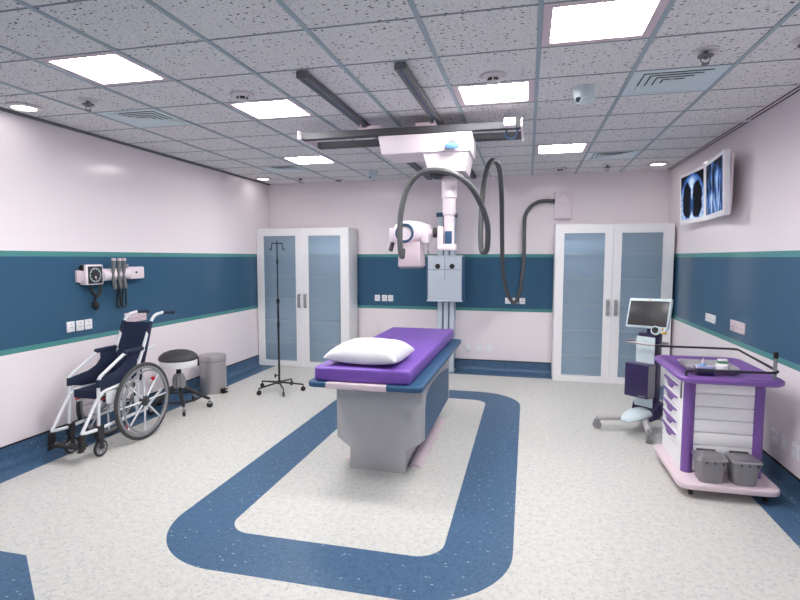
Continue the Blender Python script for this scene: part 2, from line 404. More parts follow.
smoke(-2.85, 7.75, 'smoke detector on the ceiling above the left cabinet by the back wall'); smoke(.40, 7.50, 'smoke detector on the ceiling above the wall cable box')
def dome_cam(x, y, lab, hd):
    t = thing('dome_camera', lab, 'camera', (x, y, H), group='ceiling dome cameras'); m = MB()
    m.lathe((x, y, H), [(.0, .001), (.078, .001), (.080, -.02), (.076, -.05), (.0, -.05)], seg=32); obj('base', m, M['camblue'], t)
    m = MB(); m.lathe((x, y, H), [(.0, -.05), (.076, -.05), (.074, -.068), (.060, -.095), (.034, -.113), (.0, -.119)], seg=32); obj('dome', m, M['camblue'], t)
    m = MB(); d = Vector((math.sin(hd), -math.cos(hd), -.45)).normalized(); c = Vector((x, y, H-.062))
    m.cyl(c+d*.05, c+d*.083, .018); obj('lens', m, M['navy'], t)
    m = MB(); m.tube(cr([c+Vector((.05, -.052, -.0)), c+Vector((.02, -.078, -.012)), c+Vector((-.02, -.074, -.03)), c+Vector((-.035, -.06, -.05))], 4), .007, 6); obj('shroud', m, M['ltblue'], t)
dome_cam(.372, 4.06, 'pale dome camera on the ceiling right of the x-ray bridge', -.75); dome_cam(-2.141, 7.176, 'small far dome camera on the ceiling behind the x-ray bridge', -.2)
# ------------------------------------------------------------------ cabinets
def cabinet(x0, x1, lab):
    yf, yb, h, d = 7.58, YB-.056, 2.18, .022
    t = thing('cabinet', lab, 'cabinet', ((x0+x1)/2, (yf+yb)/2, 0), group='white glass door cabinets'); m = MB(); th = .03
    m.box(x0, x0+th, yf+d, yb, 0, h, .003); m.box(x1-th, x1, yf+d, yb, 0, h, .003); m.box(x0+th, x1-th, yf+d, yb, h-th, h); m.box(x0+th, x1-th, yf+d, yb, 0, .085)
    m.box(x0+th, x1-th, yb-.012, yb, .085, h-th); obj('carcass', m, M['white'], t)
    m = MB(); m.box(x0+th, x1-th, yf+.15, yf+.158, .085, h-th); m.box(x0+th, x0+th+.003, yf+d+.002, yf+.148, .085, h-th); m.box(x1-th-.003, x1-th, yf+d+.002, yf+.148, .085, h-th); obj('false_back_lining', m, M['cabin'], t)  # lining stands forward as a false back, added to brighten the interior
    W = x1-x0; xm = (x0+x1)/2
    for z in (.37, .72, 1.07, 1.43, 1.78):
        m = MB(); m.box(x0+th+.0035, x1-th-.0035, yf+d+.003, yf+.148, z-.010, z+.010); obj('shelf', m, M['shelf'], t)
    for s in (-1, 1):
        a, c = (x0+.002, xm-.0015) if s < 0 else (xm+.0015, x1-.002)
        ga, gc = (a+.115, c-.105) if s < 0 else (a+.105, c-.135)
        m = MB(); z0, z1, g0, g1 = .004, h-.002, .095, h-.12
        m.prism([(a, z0), (ga, z0), (ga, z1), (a, z1)], 'y', yf, yf+d); m.prism([(gc, z0), (c, z0), (c, z1), (gc, z1)], 'y', yf, yf+d)
        m.box(ga, gc, yf, yf+d, z0, g0); m.box(ga, gc, yf, yf+d, g1, z1); D = obj('door', m, M['white'], t)
        m = MB(); m.box(ga-.004, gc+.004, yf+.009, yf+.014, g0-.004, g1+.004); obj('glass_pane', m, M['glass'], D)
        hx = xm+s*.052; m = MB()
        m.prism([(yf, 1.16), (yf-.030, 1.145), (yf-.036, 1.10), (yf-.028, 1.05), (yf-.036, 1.0), (yf-.030, .955), (yf, .94), (yf, .965), (yf-.016, .975), (yf-.016, 1.125), (yf, 1.135)], 'x', hx-.022, hx+.022, .003); obj('handle', m, M['grey'], D)
cabinet(-4.165, -2.632, 'tall white cabinet with blue glass doors behind the black drip stand')
cabinet(.368, 1.868, 'tall white cabinet with blue glass doors beside the right wall, behind the monitor cart')
# ------------------------------------------------------------------ examination table
t = thing('examination_table', 'grey and blue examination table standing inside the blue floor ring', 'table', (-1.14, 4.7, 0)); cx = -1.14
m = MB(); m.prism([(-1.383, 0), (-.915, 0), (-.915, .178), (-.788, .262), (-.778, .758), (-1.497, .758), (-1.493, .262), (-1.383, .178)], 'y', 3.98, 4.02, .004)
m.prism([(-1.37, 0), (-.93, 0), (-.93, .178), (-.82, .262), (-.82, .756), (-1.46, .756), (-1.46, .262), (-1.37, .178)], 'y', 4.02, 5.38)
m.box(-.82, -.778, 4.02, 4.085, .262, .756); m.box(-.82, -.778, 5.33, 5.42, .262, .756); m.box(-1.497, -1.455, 4.02, 5.42, .262, .756)
m.prism([(-1.37, .04), (-.93, .04), (-.93, .178), (-.79, .262), (-.79, .756), (-1.49, .756), (-1.49, .262), (-1.37, .178)], 'y', 5.38, 5.42); obj('pedestal', m, M['basegrey'], t)
m = MB(); cv = [(4.085, .53), (4.11, .585), (4.16, .62), (4.25, .643), (4.42, .655), (4.65, .652), (4.9, .635), (5.15, .612), (5.33, .59)]
m.prism([(4.085, .262), (5.33, .262)]+cv[::-1], 'x', -.82, -.774); obj('side_panel', m, M['blue'], t)['label'] = 'blue curved side panel'
m = MB(); m.prism(cv+[(5.33, .756), (4.085, .756)], 'x', -.82, -.7765); obj('side_panel', m, M['basegrey'], t)
# table top frame
m = MB(); m.prism(rrect(-1.59, -.712, 3.60, 5.93, .05), 'z', .760, .801, .008); obj('tabletop', m, M['blue'], t)['label'] = 'blue edge rail round the table top'
m = MB(); m.box(-1.44, -.975, 3.594, 3.65, .757, .8015, .004); obj('end_rail', m, M['pinkplastic'], t)['label'] = 'pale end bar at the head of the table'
m = MB(); m.cyl((-.76, 5.33, .732), (-.765, 5.45, .732), .014); m.ball((-.765, 5.33, .732), .018); obj('knob', m, M['chrome'], t)
for s, x0 in ((1, -.915), (-1, -1.475)):
    m = MB()
    for k in range(4):
        y0 = 4.13+k*.325; m.prism([(x0, 0), (x0+.095, 0), (x0+.092, .012), (x0+.06, .024), (x0, .026)] if s > 0 else [(x0, 0), (x0+.105, 0), (x0+.105, .026), (x0+.035, .024), (x0+.003, .012)], 'y', y0, y0+.321)
    obj('foot_rail', m, M['pinkplastic'], t)['label'] = 'pink floor rail beside the pedestal'
m = MB(); m.box(-1.545, -.806, 3.635, 5.98, .8015, .909, .022, 4)
o = tag(obj('mattress', m, M['purple'], None, (-1.177, 4.83, .8015)), 'purple vinyl mattress on the blue and grey examination table', 'mattress')
# pillow
def pillow():
    m = MB(); n, mm = 36, 24; W, D, T = .292, .27, .108; c = Vector((-1.19, 3.94, .0)); top, bot = [], []
    R = Matrix.Rotation(math.radians(-3), 3, 'Z')
    for sgn, z0, L in ((1, 0, top), (-1, 0, bot)):
        for i in range(n+1):
            row = []
            for j in range(mm+1):
                u = -1+2*i/n; v = -1+2*j/mm
                u = math.sin(u*PI/2)*.4+u*.6; v = math.sin(v*PI/2)*.4+v*.6
                ed = max(0, (1-u**4))**.55*max(0, (1-v**4))**.55
                x = u*W*(1-.10*(1-v*v)*u*u*0-.07*(1-v*v)); y = v*D*(1-.09*(1-u*u))
                z = T*ed*(1.25 if sgn > 0 else -.30)+.028*(u*u*v*v)+.002*math.sin(7*u+3*v)*ed
                row.append(R@Vector((x, y, z)))
            L.append(row)
    vb = {}
    def V(L, i, j):
        e = i in (0, n) or j in (0, mm); k = (i, j) if e else (id(L), i, j)
        if k not in vb: vb[k] = m.b.verts.new(L[i][j]+c)
        return vb[k]
    for L in (top, bot):
        for i in range(n):
            for j in range(mm): m.b.faces.new((V(L, i, j), V(L, i+1, j), V(L, i+1, j+1), V(L, i, j+1)))
    zmin = min(v.co.z for v in m.b.verts); bmesh.ops.translate(m.b, verts=m.b.verts, vec=(0, 0, .9095-zmin))
    return m
tag(obj('pillow', pillow(), M['pillow'], None, (-1.215, 3.985, .9095), angle=80), 'plump white pillow lying on the purple mattress', 'pillow')
# ------------------------------------------------------------------ ceiling x-ray unit
for x, lab in ((-1.445, 'left grey ceiling rail with blue strip carrying the x-ray bridge'), (-.79, 'right grey ceiling rail with blue strip carrying the x-ray bridge')):
    r = thing('ceiling_rail', lab, 'rail', (x, 5.5, H), group='long ceiling rails'); m = MB()
    m.box(x-.034, x+.034, 3.27, 7.9, H-.038, H-.0075); m.box(x-.034, x-.010, 3.27, 7.9, H-.046, H-.038); m.box(x+.010, x+.034, 3.27, 7.9, H-.046, H-.038); obj('channel', m, M['rail'], r)
    m = MB(); m.box(x-.0095, x+.0095, 3.29, 7.9, H-.043, H-.0385); obj('slot_strip', m, M['railblue'], r)['label'] = 'blue strip inside the rail'
    m = MB(); m.box(x-.036, x+.036, 3.258, 3.27, H-.047, H-.008); m.cyl((x-.015, 3.252, H-.028), (x-.015, 3.26, H-.028), .006); obj('end_cap', m, M['rail'], r)
x = thing('xray_machine', 'pale pink ceiling mounted x-ray machine with telescopic column over the bed', 'x-ray machine', (-.68, 4.62, 0))
for y in (4.52, 4.90):
    m = MB(); m.box(-2.0, -.075, y-.04, y+.04, 2.782, 2.838, .004); obj('bridge_beam', m, M['beam'], x)
for xx in (-2.012, -.075):
    m = MB(); m.box(xx, xx+.014, 4.43, 4.97, 2.775, 2.846, .003); obj('end_plate', m, M['pinkmetal'], x)
for rx, ox in ((-1.445, .13), (-.79, -.10)):
    for yy in (4.49, 4.91):
        m = MB(); m.box(rx+ox-.06, rx+ox+.06, yy-.02, yy+.04, 2.8385, 2.864); m.box(min(rx-.02, rx+ox), max(rx+.02, rx+ox), yy+.005, yy+.03, 2.8385, 2.858); m.box(rx-.008, rx+.008, yy+.005, yy+.03, 2.857, 2.889); obj('truck', m, M['pinkplastic'], x)
m = MB(); m.box(-.205, -.115, 4.37, 4.475, 2.778, 2.838, .006); m.box(-.20, -.15, 4.44, 4.50, 2.838, 2.85); obj('junction_box', m, M['pinkmetal'], x)
m = MB(); m.tube(cr([(-.19, 4.55, 2.79), (-.195, 4.56, 2.735), (-.165, 4.57, 2.715), (-.125, 4.57, 2.72), (-.11, 4.56, 2.75), (-.10, 4.55, 2.79)], 5), .009, 8); obj('lead', m, M['ring'], x)
m = MB(); m.prism([(-1.255, 2.752), (-.466, 2.752), (-.474, 2.598), (-1.225, 2.598)], 'y', 4.385, 4.82, .006); obj('carriage', m, M['pinkmetal'], x)
m = MB(); q = []
for z, x0, x1, y0, y1 in ((2.599, -.868, -.49, 4.40, 4.80), (2.445, -.825, -.518, 4.42, 4.78)): q.append([(x0, y0, z), (x1, y0, z), (x1, y1, z), (x0, y1, z)])
m.rings(q); obj('column_housing', m, M['pinkmetal'], x)
m = MB(); m.prism(rrect(-.675, -.56, 2.612, 2.657, .02), 'y', 4.335, 4.365, .006); H_ = obj('brake_handle', m, M['handleblue'], x); H_['label'] = 'light blue brake handle'
m = MB(); m.cyl((-.6175, 4.36, 2.65), (-.6175, 4.386, 2.65), .035); m.box(-.65, -.585, 4.355, 4.386, 2.64, 2.672, .004); obj('handle_mount', m, M['rail'], H_)
kx, ky = -.676, 4.62
m = MB(); m.lathe((kx, ky, 0), [(.0, 2.45), (.066, 2.45), (.066, 2.245), (.060, 2.24), (.0, 2.24)], seg=36); obj('column_section', m, M['pinkmetal'], x)
m = MB(); m.lathe((kx, ky, 0), [(.0, 2.25), (.055, 2.25), (.055, 2.098), (.050, 2.094), (.0, 2.094)], seg=36); obj('column_section', m, M['pinkmetal'], x)
m = MB(); m.lathe((kx, ky, 0), [(.0, 2.10), (.045, 2.10), (.045, 1.83), (.0, 1.83)], seg=36); obj('column_section', m, M['pinkmetal'], x)
m = MB(); m.box(-.705, -.645, 4.568, 4.60, 1.845, 1.955, .002); obj('control_window', m, M['ring'], x)['label'] = 'blue control window'
m = MB(); m.box(-.728, -.63, 4.66, 4.70, 2.40, 2.45); m.box(-.83, -.56, 4.50, 4.74, 2.425, 2.444); obj('column_collar', m, M['dark'], x)
m = MB(); m.prism(rrect(-.772, -.722, 1.79, 2.0, .02), 'y', 4.56, 4.64, .008); m.box(-.772, -.608, 4.565, 4.66, 1.79, 1.845, .008); obj('yoke', m, M['pinkmetal'], x)
m = MB(); m.cyl((-.812, 4.60, 1.945), (-.77, 4.60, 1.945), .044, seg=28); obj('pivot', m, M['dark'], x)['label'] = 'black pivot'
m = MB(); m.box(-.905, -.845, 4.50, 4.68, 1.852, 2.018, .012); m.cyl((-.845, 4.60, 1.945), (-.81, 4.60, 1.945), .03); obj('arm_block', m, M['pinkmetal'], x)
m = MB(); m.lathe((-1.155, 4.58, 1.945), [(.0, 0), (.05, 0), (.072, .012), (.08, .03), (.098, .06), (.108, .12), (.104, .19), (.088, .25), (.075, .275), (.0, .275)], axis=(1, 0, 0), seg=36); obj('tube_housing', m, M['pinkmetal'], x)
m = MB(); m.lathe((-1.04, 4.50, 1.938), [(.0, 0), (.085, 0), (.085, -.038), (.0, -.038)], axis=(0, 1, 0), seg=36); T_ = obj('control_disc', m, M['pinkmetal'], x)
m = MB(); m.torus((-1.04, 4.462, 1.938), (0, 1, 0), .073, .012, 40, 8); obj('ring', m, M['ring'], T_)['label'] = 'blue ring round the control disc'
m = MB(); q = []
for z, x0, x1, y0, y1 in ((1.862, -1.088, -.915, 4.48, 4.70), (1.84, -1.092, -.911, 4.475, 4.705), (1.656, -1.098, -.905, 4.465, 4.715), (1.648, -1.093, -.91, 4.47, 4.71)): q.append([(x0, y0, z), (x1, y0, z), (x1, y1, z), (x0, y1, z)])
m.rings(q); Q = obj('collimator', m, M['pinkplastic'], x)
m = MB(); m.box(-1.088, -.915, 4.48, 4.70, 1.632, 1.648, .003); obj('beam_window', m, M['grey'], Q)
m = MB(); m.box(-1.195, -1.145, 4.53, 4.63, 1.862, 1.986, .01); m.box(-1.16, -1.12, 4.54, 4.60, 1.855, 1.90, .006); Q = obj('handle_bracket', m, M['pinkmetal'], x)
m = MB(); m.tube([(-1.173, 4.57, 1.87), (-1.175, 4.56, 1.845), (-1.185, 4.54, 1.785)], [.017, .020, .020], 14); obj('grip', m, M['dark'], Q)['label'] = 'dark grey grip'
m = MB(); m.tube([(-.862, 4.62, 1.86), (-.862, 4.62, 1.80), (-.864, 4.62, 1.73)], .004, 6); m.box(-.869, -.855, 4.612, 4.628, 1.76, 1.79); obj('lead', m, M['grey'], x)
# big hanging cable
CP = [(-1.048, 4.432, 1.80), (-1.050, 4.415, 1.735), (-1.060, 4.395, 1.79), (-1.066, 4.40, 1.95), (-1.056, 4.41, 2.13), (-.995, 4.41, 2.33), (-.86, 4.38, 2.437), (-.64, 4.36, 2.425), (-.49, 4.45, 2.335), (-.405, 4.65, 2.19), (-.36, 4.85, 2.02), (-.37, 5.0, 1.82), (-.405, 5.1, 1.775), (-.44, 5.15, 1.82), (-.45, 5.2, 2.05), (-.435, 5.25, 2.4)]
CP += [(-.40, 5.35, 2.62), (-.35, 5.45, 2.70), (-.30, 5.6, 2.63), (-.29, 5.9, 2.4), (-.30, 6.3, 2.1), (-.31, 6.7, 1.8)]
CP += [(-.325, 7.3, 1.55), (-.285, 7.75, 1.24), (-.225, 7.88, 1.10), (-.18, 7.9, 1.066), (-.14, 7.89, 1.11), (-.09, 7.86, 1.30), (-.055, 7.85, 1.7), (-.055, 7.86, 2.1), (-.045, 7.88, 2.33), (.03, 7.9, 2.46), (.14, 7.95, 2.53), (.27, 7.98, 2.545), (.333, 7.985, 2.538)]
m = MB(); n = len(CP); sm = cr(CP, 8); m.tube(sm, [.024+.004*i/len(sm) for i in range(len(sm))], 14)
tag(obj('power_cable', m, M['cable'], None, (-.35, 5.2, 1.775)), 'thick dark grey cable looping from the x-ray head to the pink wall box', 'cable')
t = thing('cable_box', 'pale pink cable box with a round cover on the back wall above the right cabinet', 'box', (.48, YB, 2.47)); m = MB(); m.box(.36, .60, 7.975, YB, 2.285, 2.675, .012); obj('housing', m, M['pinkmetal'], t)
m = MB(); m.lathe((.485, 7.976, 2.56), [(.0, 0), (.085, 0), (.085, -.014), (.07, -.018), (.066, -.008), (.0, -.008)], axis=(0, 1, 0), seg=36); obj('round_cover', m, M['pinkmetal'], t)
m = MB(); m.cyl((.335, 7.985, 2.537), (.365, 7.985, 2.537), .034, seg=16); obj('cable_gland', m, M['dark'], t)
# wall stand
t = thing('wall_bucky_stand', 'pale blue upright x-ray stand with a square plate against the back wall', 'x-ray stand', (-1.135, 7.85, 0))
m = MB(); m.box(-1.305, -1.235, 7.80, 7.93, .02, 2.36, .004); m.box(-1.212, -1.146, 7.80, 7.93, .02, 2.36, .004); m.box(-1.123, -1.06, 7.80, 7.93, .02, 2.36, .004); m.box(-1.305, -1.06, 7.93, 8.04, .17, 2.36); m.box(-1.315, -1.05, 7.79, 7.99, 0, .02); obj('column', m, M['ltblue'], t)
m = MB(); m.box(-1.235, -1.212, 7.84, 7.93, .02, 2.36); m.box(-1.146, -1.123, 7.84, 7.93, .02, 2.36); obj('track', m, M['cabblue'], t)['label'] = 'dark blue track in the column'
m = MB(); m.box(-1.33, -1.20, 7.77, 7.99, 2.33, 2.39, .004); m.box(-1.11, -1.04, 7.77, 7.99, 2.33, 2.39, .004); obj('top_bracket', m, M['cabblue'], t)['label'] = 'dark blue top bracket'
m = MB(); m.box(-1.475, -.895, 7.73, 7.80, 1.10, 1.74, .006); obj('cassette_case', m, M['cabblue'], t)['label'] = 'dark blue case behind the plate'
m = MB(); m.box(-1.435, -.935, 7.685, 7.735, 1.085, 1.75, .006); m.box(-1.45, -.92, 7.68, 7.735, 1.74, 1.758, .004); m.box(-1.45, -.92, 7.68, 7.735, 1.078, 1.096, .004); P_ = obj('front_plate', m, M['ltblue'], t)
m = MB(); m.box(-1.187, -1.182, 7.683, 7.686, 1.39, 1.74); m.box(-1.434, -.936, 7.683, 7.686, 1.548, 1.553); obj('target_line', m, M['midgrey'], P_)
for xx in (-1.288, -1.075):
    m = MB(); m.lathe((xx, 7.685, 1.598), [(.0, 0), (.038, 0), (.036, -.012), (.0, -.012)], axis=(0, 1, 0)); obj('sensor', m, M['blackmetal'], P_)['label'] = 'round black sensor'
# ------------------------------------------------------------------ drip stand
t = thing('drip_stand', 'slim black drip stand on five castors in front of the left cabinet', 'drip stand', (-3.10, 6.16, 0)); px, py = -3.10, 6.16
for (qx, qy) in ((-3.247, 5.878), (-2.905, 5.889), (-2.785, 6.221), (-3.358, 6.242), (-3.077, 6.452)):
    d = Vector((qx-px, qy-py, 0)).normalized(); e = Vector((px, py, 0))+d*.31
    m = MB(); m.tube([(px, py, .115), (e.x, e.y, .088)], [.014, .010], 8); L = obj('leg', m, M['blackmetal'], t)
    m = MB(); m.cyl((e.x, e.y, .045), (e.x, e.y, .095), .007, seg=8); w = Vector((-d.y, d.x, 0))*.012
    m.lathe(e+Vector((0, 0, .031))-w, [(.0, 0), (.022, 0), (.031, .004), (.031, .020), (.022, .024), (.0, .024)], axis=w.normalized(), seg=18); obj('castor', m, M['black'], L)
m = MB(); m.cyl((px, py, .09), (px, py, 1.17), .0135, seg=14); m.lathe((px, py, .09), [(.0, 0), (.028, 0), (.028, .03), (.016, .05), (.0, .05)], seg=16); obj('lower_pole', m, M['blackmetal'], t)
m = MB(); m.cyl((px, py, 1.17), (px, py, 1.935), .008, seg=12); obj('upper_pole', m, M['blackmetal'], t)
for z, r in ((1.17, .022), (1.67, .015), (.86, .019)):
    m = MB(); m.lathe((px, py, z-.025), [(.0, 0), (r, 0), (r, .05), (.0, .05)], seg=16); obj('collar', m, M['black'], t)
m = MB(); m.cyl((px-.012, py-.005, .20), (px-.045, py-.015, .20), .006, seg=8); m.lathe((px-.04, py-.012, .20), [(.0, 0), (.026, .002), (.026, .016), (.0, .02)], axis=(-1, -.3, 0), seg=14); obj('clamp_knob', m, M['black'], t)
m = MB(); m.tube([(px-.07, py, 1.905), (px+.07, py, 1.905)], .007, 8)
for s in (-1, 1):
    m.tube(cr([(px+s*.07, py, 1.91), (px+s*.075, py, 1.865), (px+s*.08, py, 1.83), (px+s*.093, py, 1.822), (px+s*.102, py, 1.842)], 4), .006, 8)
obj('hook_bar', m, M['blackmetal'], t)
# ------------------------------------------------------------------ pedal bin
bx, by = -3.915, 5.93
t = thing('pedal_bin', 'round steel pedal bin by the left wall beside the stool', 'bin', (bx, by, 0))
m = MB(); m.lathe((bx, by, 0), [(.0, 0), (.161, 0), (.163, .012), (.163, .41), (.0, .41)], seg=48); obj('body', m, M['bin'], t)
m = MB(); m.lathe((bx, by, 0), [(.0, .414), (.167, .414), (.167, .468), (.161, .478), (.12, .488), (.0, .492)], seg=48); obj('lid', m, M['bin'], t)
m = MB(); m.lathe((bx, by, 0), [(.0, .409), (.165, .409), (.165, .415), (.0, .415)], seg=48); obj('lid_seam', m, M['black'], t)
m = MB(); m.box(.165, .235, -.035, .035, .012, .026, .004, M=Matrix.Translation((bx, by, 0))@Matrix.Rotation(-.30, 4, 'Z')); m.box(.165, .235, -.035, .035, .050, .060, .004, M=Matrix.Translation((bx, by, 0))@Matrix.Rotation(-.30, 4, 'Z')); m.box(.16, .19, -.02, .02, .02, .055, M=Matrix.Translation((bx, by, 0))@Matrix.Rotation(-.30, 4, 'Z')); obj('pedal', m, M['black'], t)
m = MB(); m.box(-.20, -.165, -.03, .03, .34, .45, .008, M=Matrix.Translation((bx, by, 0))@Matrix.Rotation(-.05+.25, 4, 'Z')); obj('hinge', m, M['black'], t)
# ------------------------------------------------------------------ stool
sx, sy = -3.825, 5.13
t = thing('stool', 'low round stool with black dome cushion between wheelchair and steel bin', 'stool', (sx, sy, 0))
m = MB(); m.lathe((sx, sy, 0), [(.0, .575), (.205, .575), (.212, .59), (.20, .62), (.165, .65), (.11, .672), (.05, .683), (.0, .685)], seg=44); obj('cushion', m, M['dark'], t)['label'] = 'black domed cushion'
m = MB(); m.lathe((sx, sy, 0), [(.0, .498), (.195, .498), (.203, .51), (.203, .568), (.198, .576), (.0, .576)], seg=44); obj('seat_ring', m, M['offwhite'], t)
m = MB(); m.cyl((sx, sy, .40), (sx, sy, .50), .027); obj('stem', m, M['black'], t)
m = MB(); rg = []
for r, z in ((.02, .25), (.062, .25), (.066, .27), (.066, .355), (.05, .40), (.034, .415), (.01, .415)):
    rg.append([(sx+(r*(1+(.07 if k % 4 < 2 else -.05)*(1 if .03 < r else 0)))*math.cos(2*PI*k/40), sy+(r*(1+(.07 if k % 4 < 2 else -.05)*(1 if .03 < r else 0)))*math.sin(2*PI*k/40), z) for k in range(40)])
m.rings(rg); obj('hub', m, M['rimgrey'], t)
a0 = math.atan2(4.846-sy, -3.556-sx)+.0
for k in range(5):
    a = a0+k*2*PI/5; d = Vector((math.cos(a), math.sin(a), 0)); c0 = Vector((sx, sy, 0)); e = c0+d*.325
    m = MB(); m.tube([c0+d*.02+Vector((0, 0, .26)), c0+d*.10+Vector((0, 0, .225)), c0+d*.30+Vector((0, 0, .112)), e+Vector((0, 0, .105))], [.022, .024, .017, .013], 10); L = obj('leg', m, M['black'], t)
    w = Vector((-d.y, d.x, 0)); m = MB()
    m.cyl(e+Vector((0, 0, .06)), e+Vector((0, 0, .112)), .009, seg=8)
    m.prism([(-.018, .05), (.018, .05), (.02, .072), (-.02, .072)], 'y', -.02, .02); bmesh.ops.transform(m.b, matrix=Matrix.Translation(e)@Matrix.Rotation(a, 4, 'Z'), verts=m.b.verts[-8:]); obj('castor_fork', m, M['chrome'], L)
    m = MB(); m.lathe(e+Vector((0, 0, .034))-w*.015, [(.0, 0), (.024, 0), (.034, .005), (.034, .025), (.024, .03), (.0, .03)], axis=w, seg=18); obj('castor_wheel', m, M['black'], L)
m = MB(); m.torus((sx, sy, .135), (0, 0, 1), .235, .010, 44, 8); obj('foot_ring', m, M['black'], t)
# ------------------------------------------------------------------ wheelchair
t = thing('wheelchair', 'folding wheelchair with white tube frame and navy seat by the left wall', 'wheelchair', (-3.72, 4.1, 0))
XN, XF = -3.575, -3.88
for xx, xw, s in ((XN, -3.525, 1), (XF, -3.93, -1)):
    cy, cz, R = 4.20, .366, .366
    m = MB(); m.torus((xw, cy, cz), (1, 0, 0), R-.017, .017, 64, 10); W = obj('rear_wheel', m, M['dark'], t)
    m = MB(); m.lathe((xw-.011, cy, cz), [(R-.032, 0), (R-.024, .004), (R-.024, .018), (R-.032, .022), (R-.058, .019), (R-.058, .003)], axis=(1, 0, 0), seg=64, closed=True); obj('rim', m, M['rimgrey'], W)
    m = MB(); m.torus((xw+s*.034, cy, cz), (1, 0, 0), R-.075, .009, 56, 8)
    for k in range(4):
        a = k*PI/2+.6; m.tube([(xw+s*.008, cy+(R-.045)*math.cos(a), cz+(R-.045)*math.sin(a)), (xw+s*.034, cy+(R-.075)*math.cos(a), cz+(R-.075)*math.sin(a))], .005, 6)
    obj('push_rim', m, M['rimgrey'], W)['label'] = 'grey push rim'
    m = MB()
    for k in range(8):
        a = k*PI/4+PI/2
        ca, sa = math.cos(a), math.sin(a); m.tube([(xw+s*.012, cy+.03*ca, cz+.03*sa), (xw+s*.002, cy+(R-.055)*ca, cz+(R-.055)*sa)], .0085, 8)
    obj('spokes', m, M['tube'], W)
    m = MB(); m.lathe((xw-.02*s, cy, cz), [(.0, 0), (.035, 0), (.046, .02), (.05, .042), (.03, .052), (.0, .052)], axis=(s, 0, 0), seg=24); m.cyl((xw, cy, cz), (xx+s*.0, cy, cz), .014, seg=12); obj('hub', m, M['dark'], W)
    # side frame
    m = MB(); r = .0145
    m.tube(arcs([(xx, 3.525, .255), (xx, 3.68, .475), (xx, 3.755, .555), (xx, 4.0, .575), (xx, 4.23, .565)], .07), r, 10)
    m.tube([(xx, 3.525, .258), (xx, 3.66, .245), (xx, 4.30, .26)], r, 10)
    m.tube(arcs([(xx, 3.705, .27), (xx, 3.725, .685), (xx, 4.02, .838), (xx, 4.06, .85)], .04), r, 10)
    m.tube([(xx, 4.165, .24), (xx, 4.215, .76)], r, 10); m.tube([(xx, 4.30, .26), (xx, 4.235, .70)], r*.8, 8); m.tube([(xx, 4.0, .25), (xx, 4.0, .57)], r*.8, 8)
    m.tube([(xx, 4.26, .832), (xx, 4.45, .852)], r*.85, 10); m.tube([(xx, 4.28, .262), (xx, 4.52, .40)], r*.8, 8)
    m.box(xx-.008, xx+.008, 4.14, 4.26, .32, .42, .003); m.box(xx-.007, xx+.007, 3.80, 3.92, .44, .55, .003)
    obj('side_frame', m, M['tube'], t)
    m = MB(); m.tube(arcs([(xx, 4.20, .70), (xx, 4.40, 1.105), (xx, 4.46, 1.16), (xx, 4.585, 1.172)], .06, 6), r*1.05, 12); m_ = obj('back_tube', m, M['tube'], t)
    m = MB(); m.tube([(xx, 4.57, 1.172), (xx, 4.70, 1.162), (xx, 4.735, 1.158), (xx, 4.75, 1.156)], [.016, .016, .020, .015], 12); obj('push_handle', m, M['navy'], m_)['label'] = 'navy push grip'
    m = MB(); m.box(xx-.005, xx+.012, 4.335, 4.365, .99, 1.03, .004); obj('latch', m, M['black'], m_)
    m = MB(); m.box(xx-.022, xx+.022, 4.02, 4.275, .838, .878, .014, 3); obj('armrest_pad', m, M['navy'], t)
    m = MB(); m.prism([(3.715, .675), (3.715, .61), (3.84, .58), (4.24, .55), (4.26, .85), (4.07, .85), (4.07, .785), (4.02, .735), (3.93, .70)], 'x', xx-.008-s*.012, xx+.006-s*.012, .003); obj('skirt_guard', m, M['navy'], t)
    m = MB(); m.tube([(xx, 3.721, .605), (xx, 3.7245, .672)], .0195, 12); obj('armrest_strap', m, M['navy'], t)
    # caster
    cyc = 3.715
    m = MB(); m.torus((xx, cyc, .074), (1, 0, 0), .062, .012, 32, 8); K = obj('front_castor', m, M['black'], t)
    m = MB(); m.lathe((xx-.011, cyc, .074), [(.054, 0), (.054, .022), (.044, .02), (.044, .002)], axis=(1, 0, 0), seg=32, closed=True); m.lathe((xx-.012, cyc, .074), [(.0, 0), (.014, 0), (.014, .024), (.0, .024)], axis=(1, 0, 0), seg=14)
    for k in range(6):
        a = k*PI/3; m.tube([(xx, cyc+.01*math.cos(a), .074+.01*math.sin(a)), (xx, cyc+.048*math.cos(a), .074+.048*math.sin(a))], .006, 6)
    obj('castor_rim', m, M['rimgrey'], K)
    m = MB(); m.box(xx-.024, xx+.024, 3.68, 3.745, .165, .275, .006)
    for q in (-1, 1): m.prism([(cyc-.016, .07), (cyc+.016, .07), (3.735, .17), (3.69, .17)], 'x', xx+q*.016-.003, xx+q*.016+.003)
    obj('castor_fork', m, M['blackmetal'], K)
    m = MB(); m.tube([(xx+s*.022, 4.31, .52), (xx+s*.03, 4.36, .545)], .008, 8); obj('brake_lever', m, M['tube'], t)
    m = MB(); m.box(xx+s*.03-.010, xx+s*.03+.010, 4.34, 4.385, .525, .560, .005); m.ball((xx+s*.01, 4.02, .165), .017, (.7, 1, 1.4), 10); m.box(xx-s*.04-.008, xx-s*.04+.008, 3.74, 3.83, .475, .49, .003); obj('brake_tip', m, M['red'], t)['label'] = 'red brake tip'
xa, xb = XF+.012, XN-.012
m = MB(); rg = []
for k in range(9):
    u = k/8; y = 3.76+.45*u; z = .545-.012*math.sin(PI*u)+.02*u
    rg.append([(xa, y, z+.016), (xa+.08, y, z+.004), ((xa+xb)/2, y, z-.012), (xb-.08, y, z+.004), (xb, y, z+.016), (xb, y, z-.004), ((xa+xb)/2, y, z-.032), (xa, y, z-.004)])
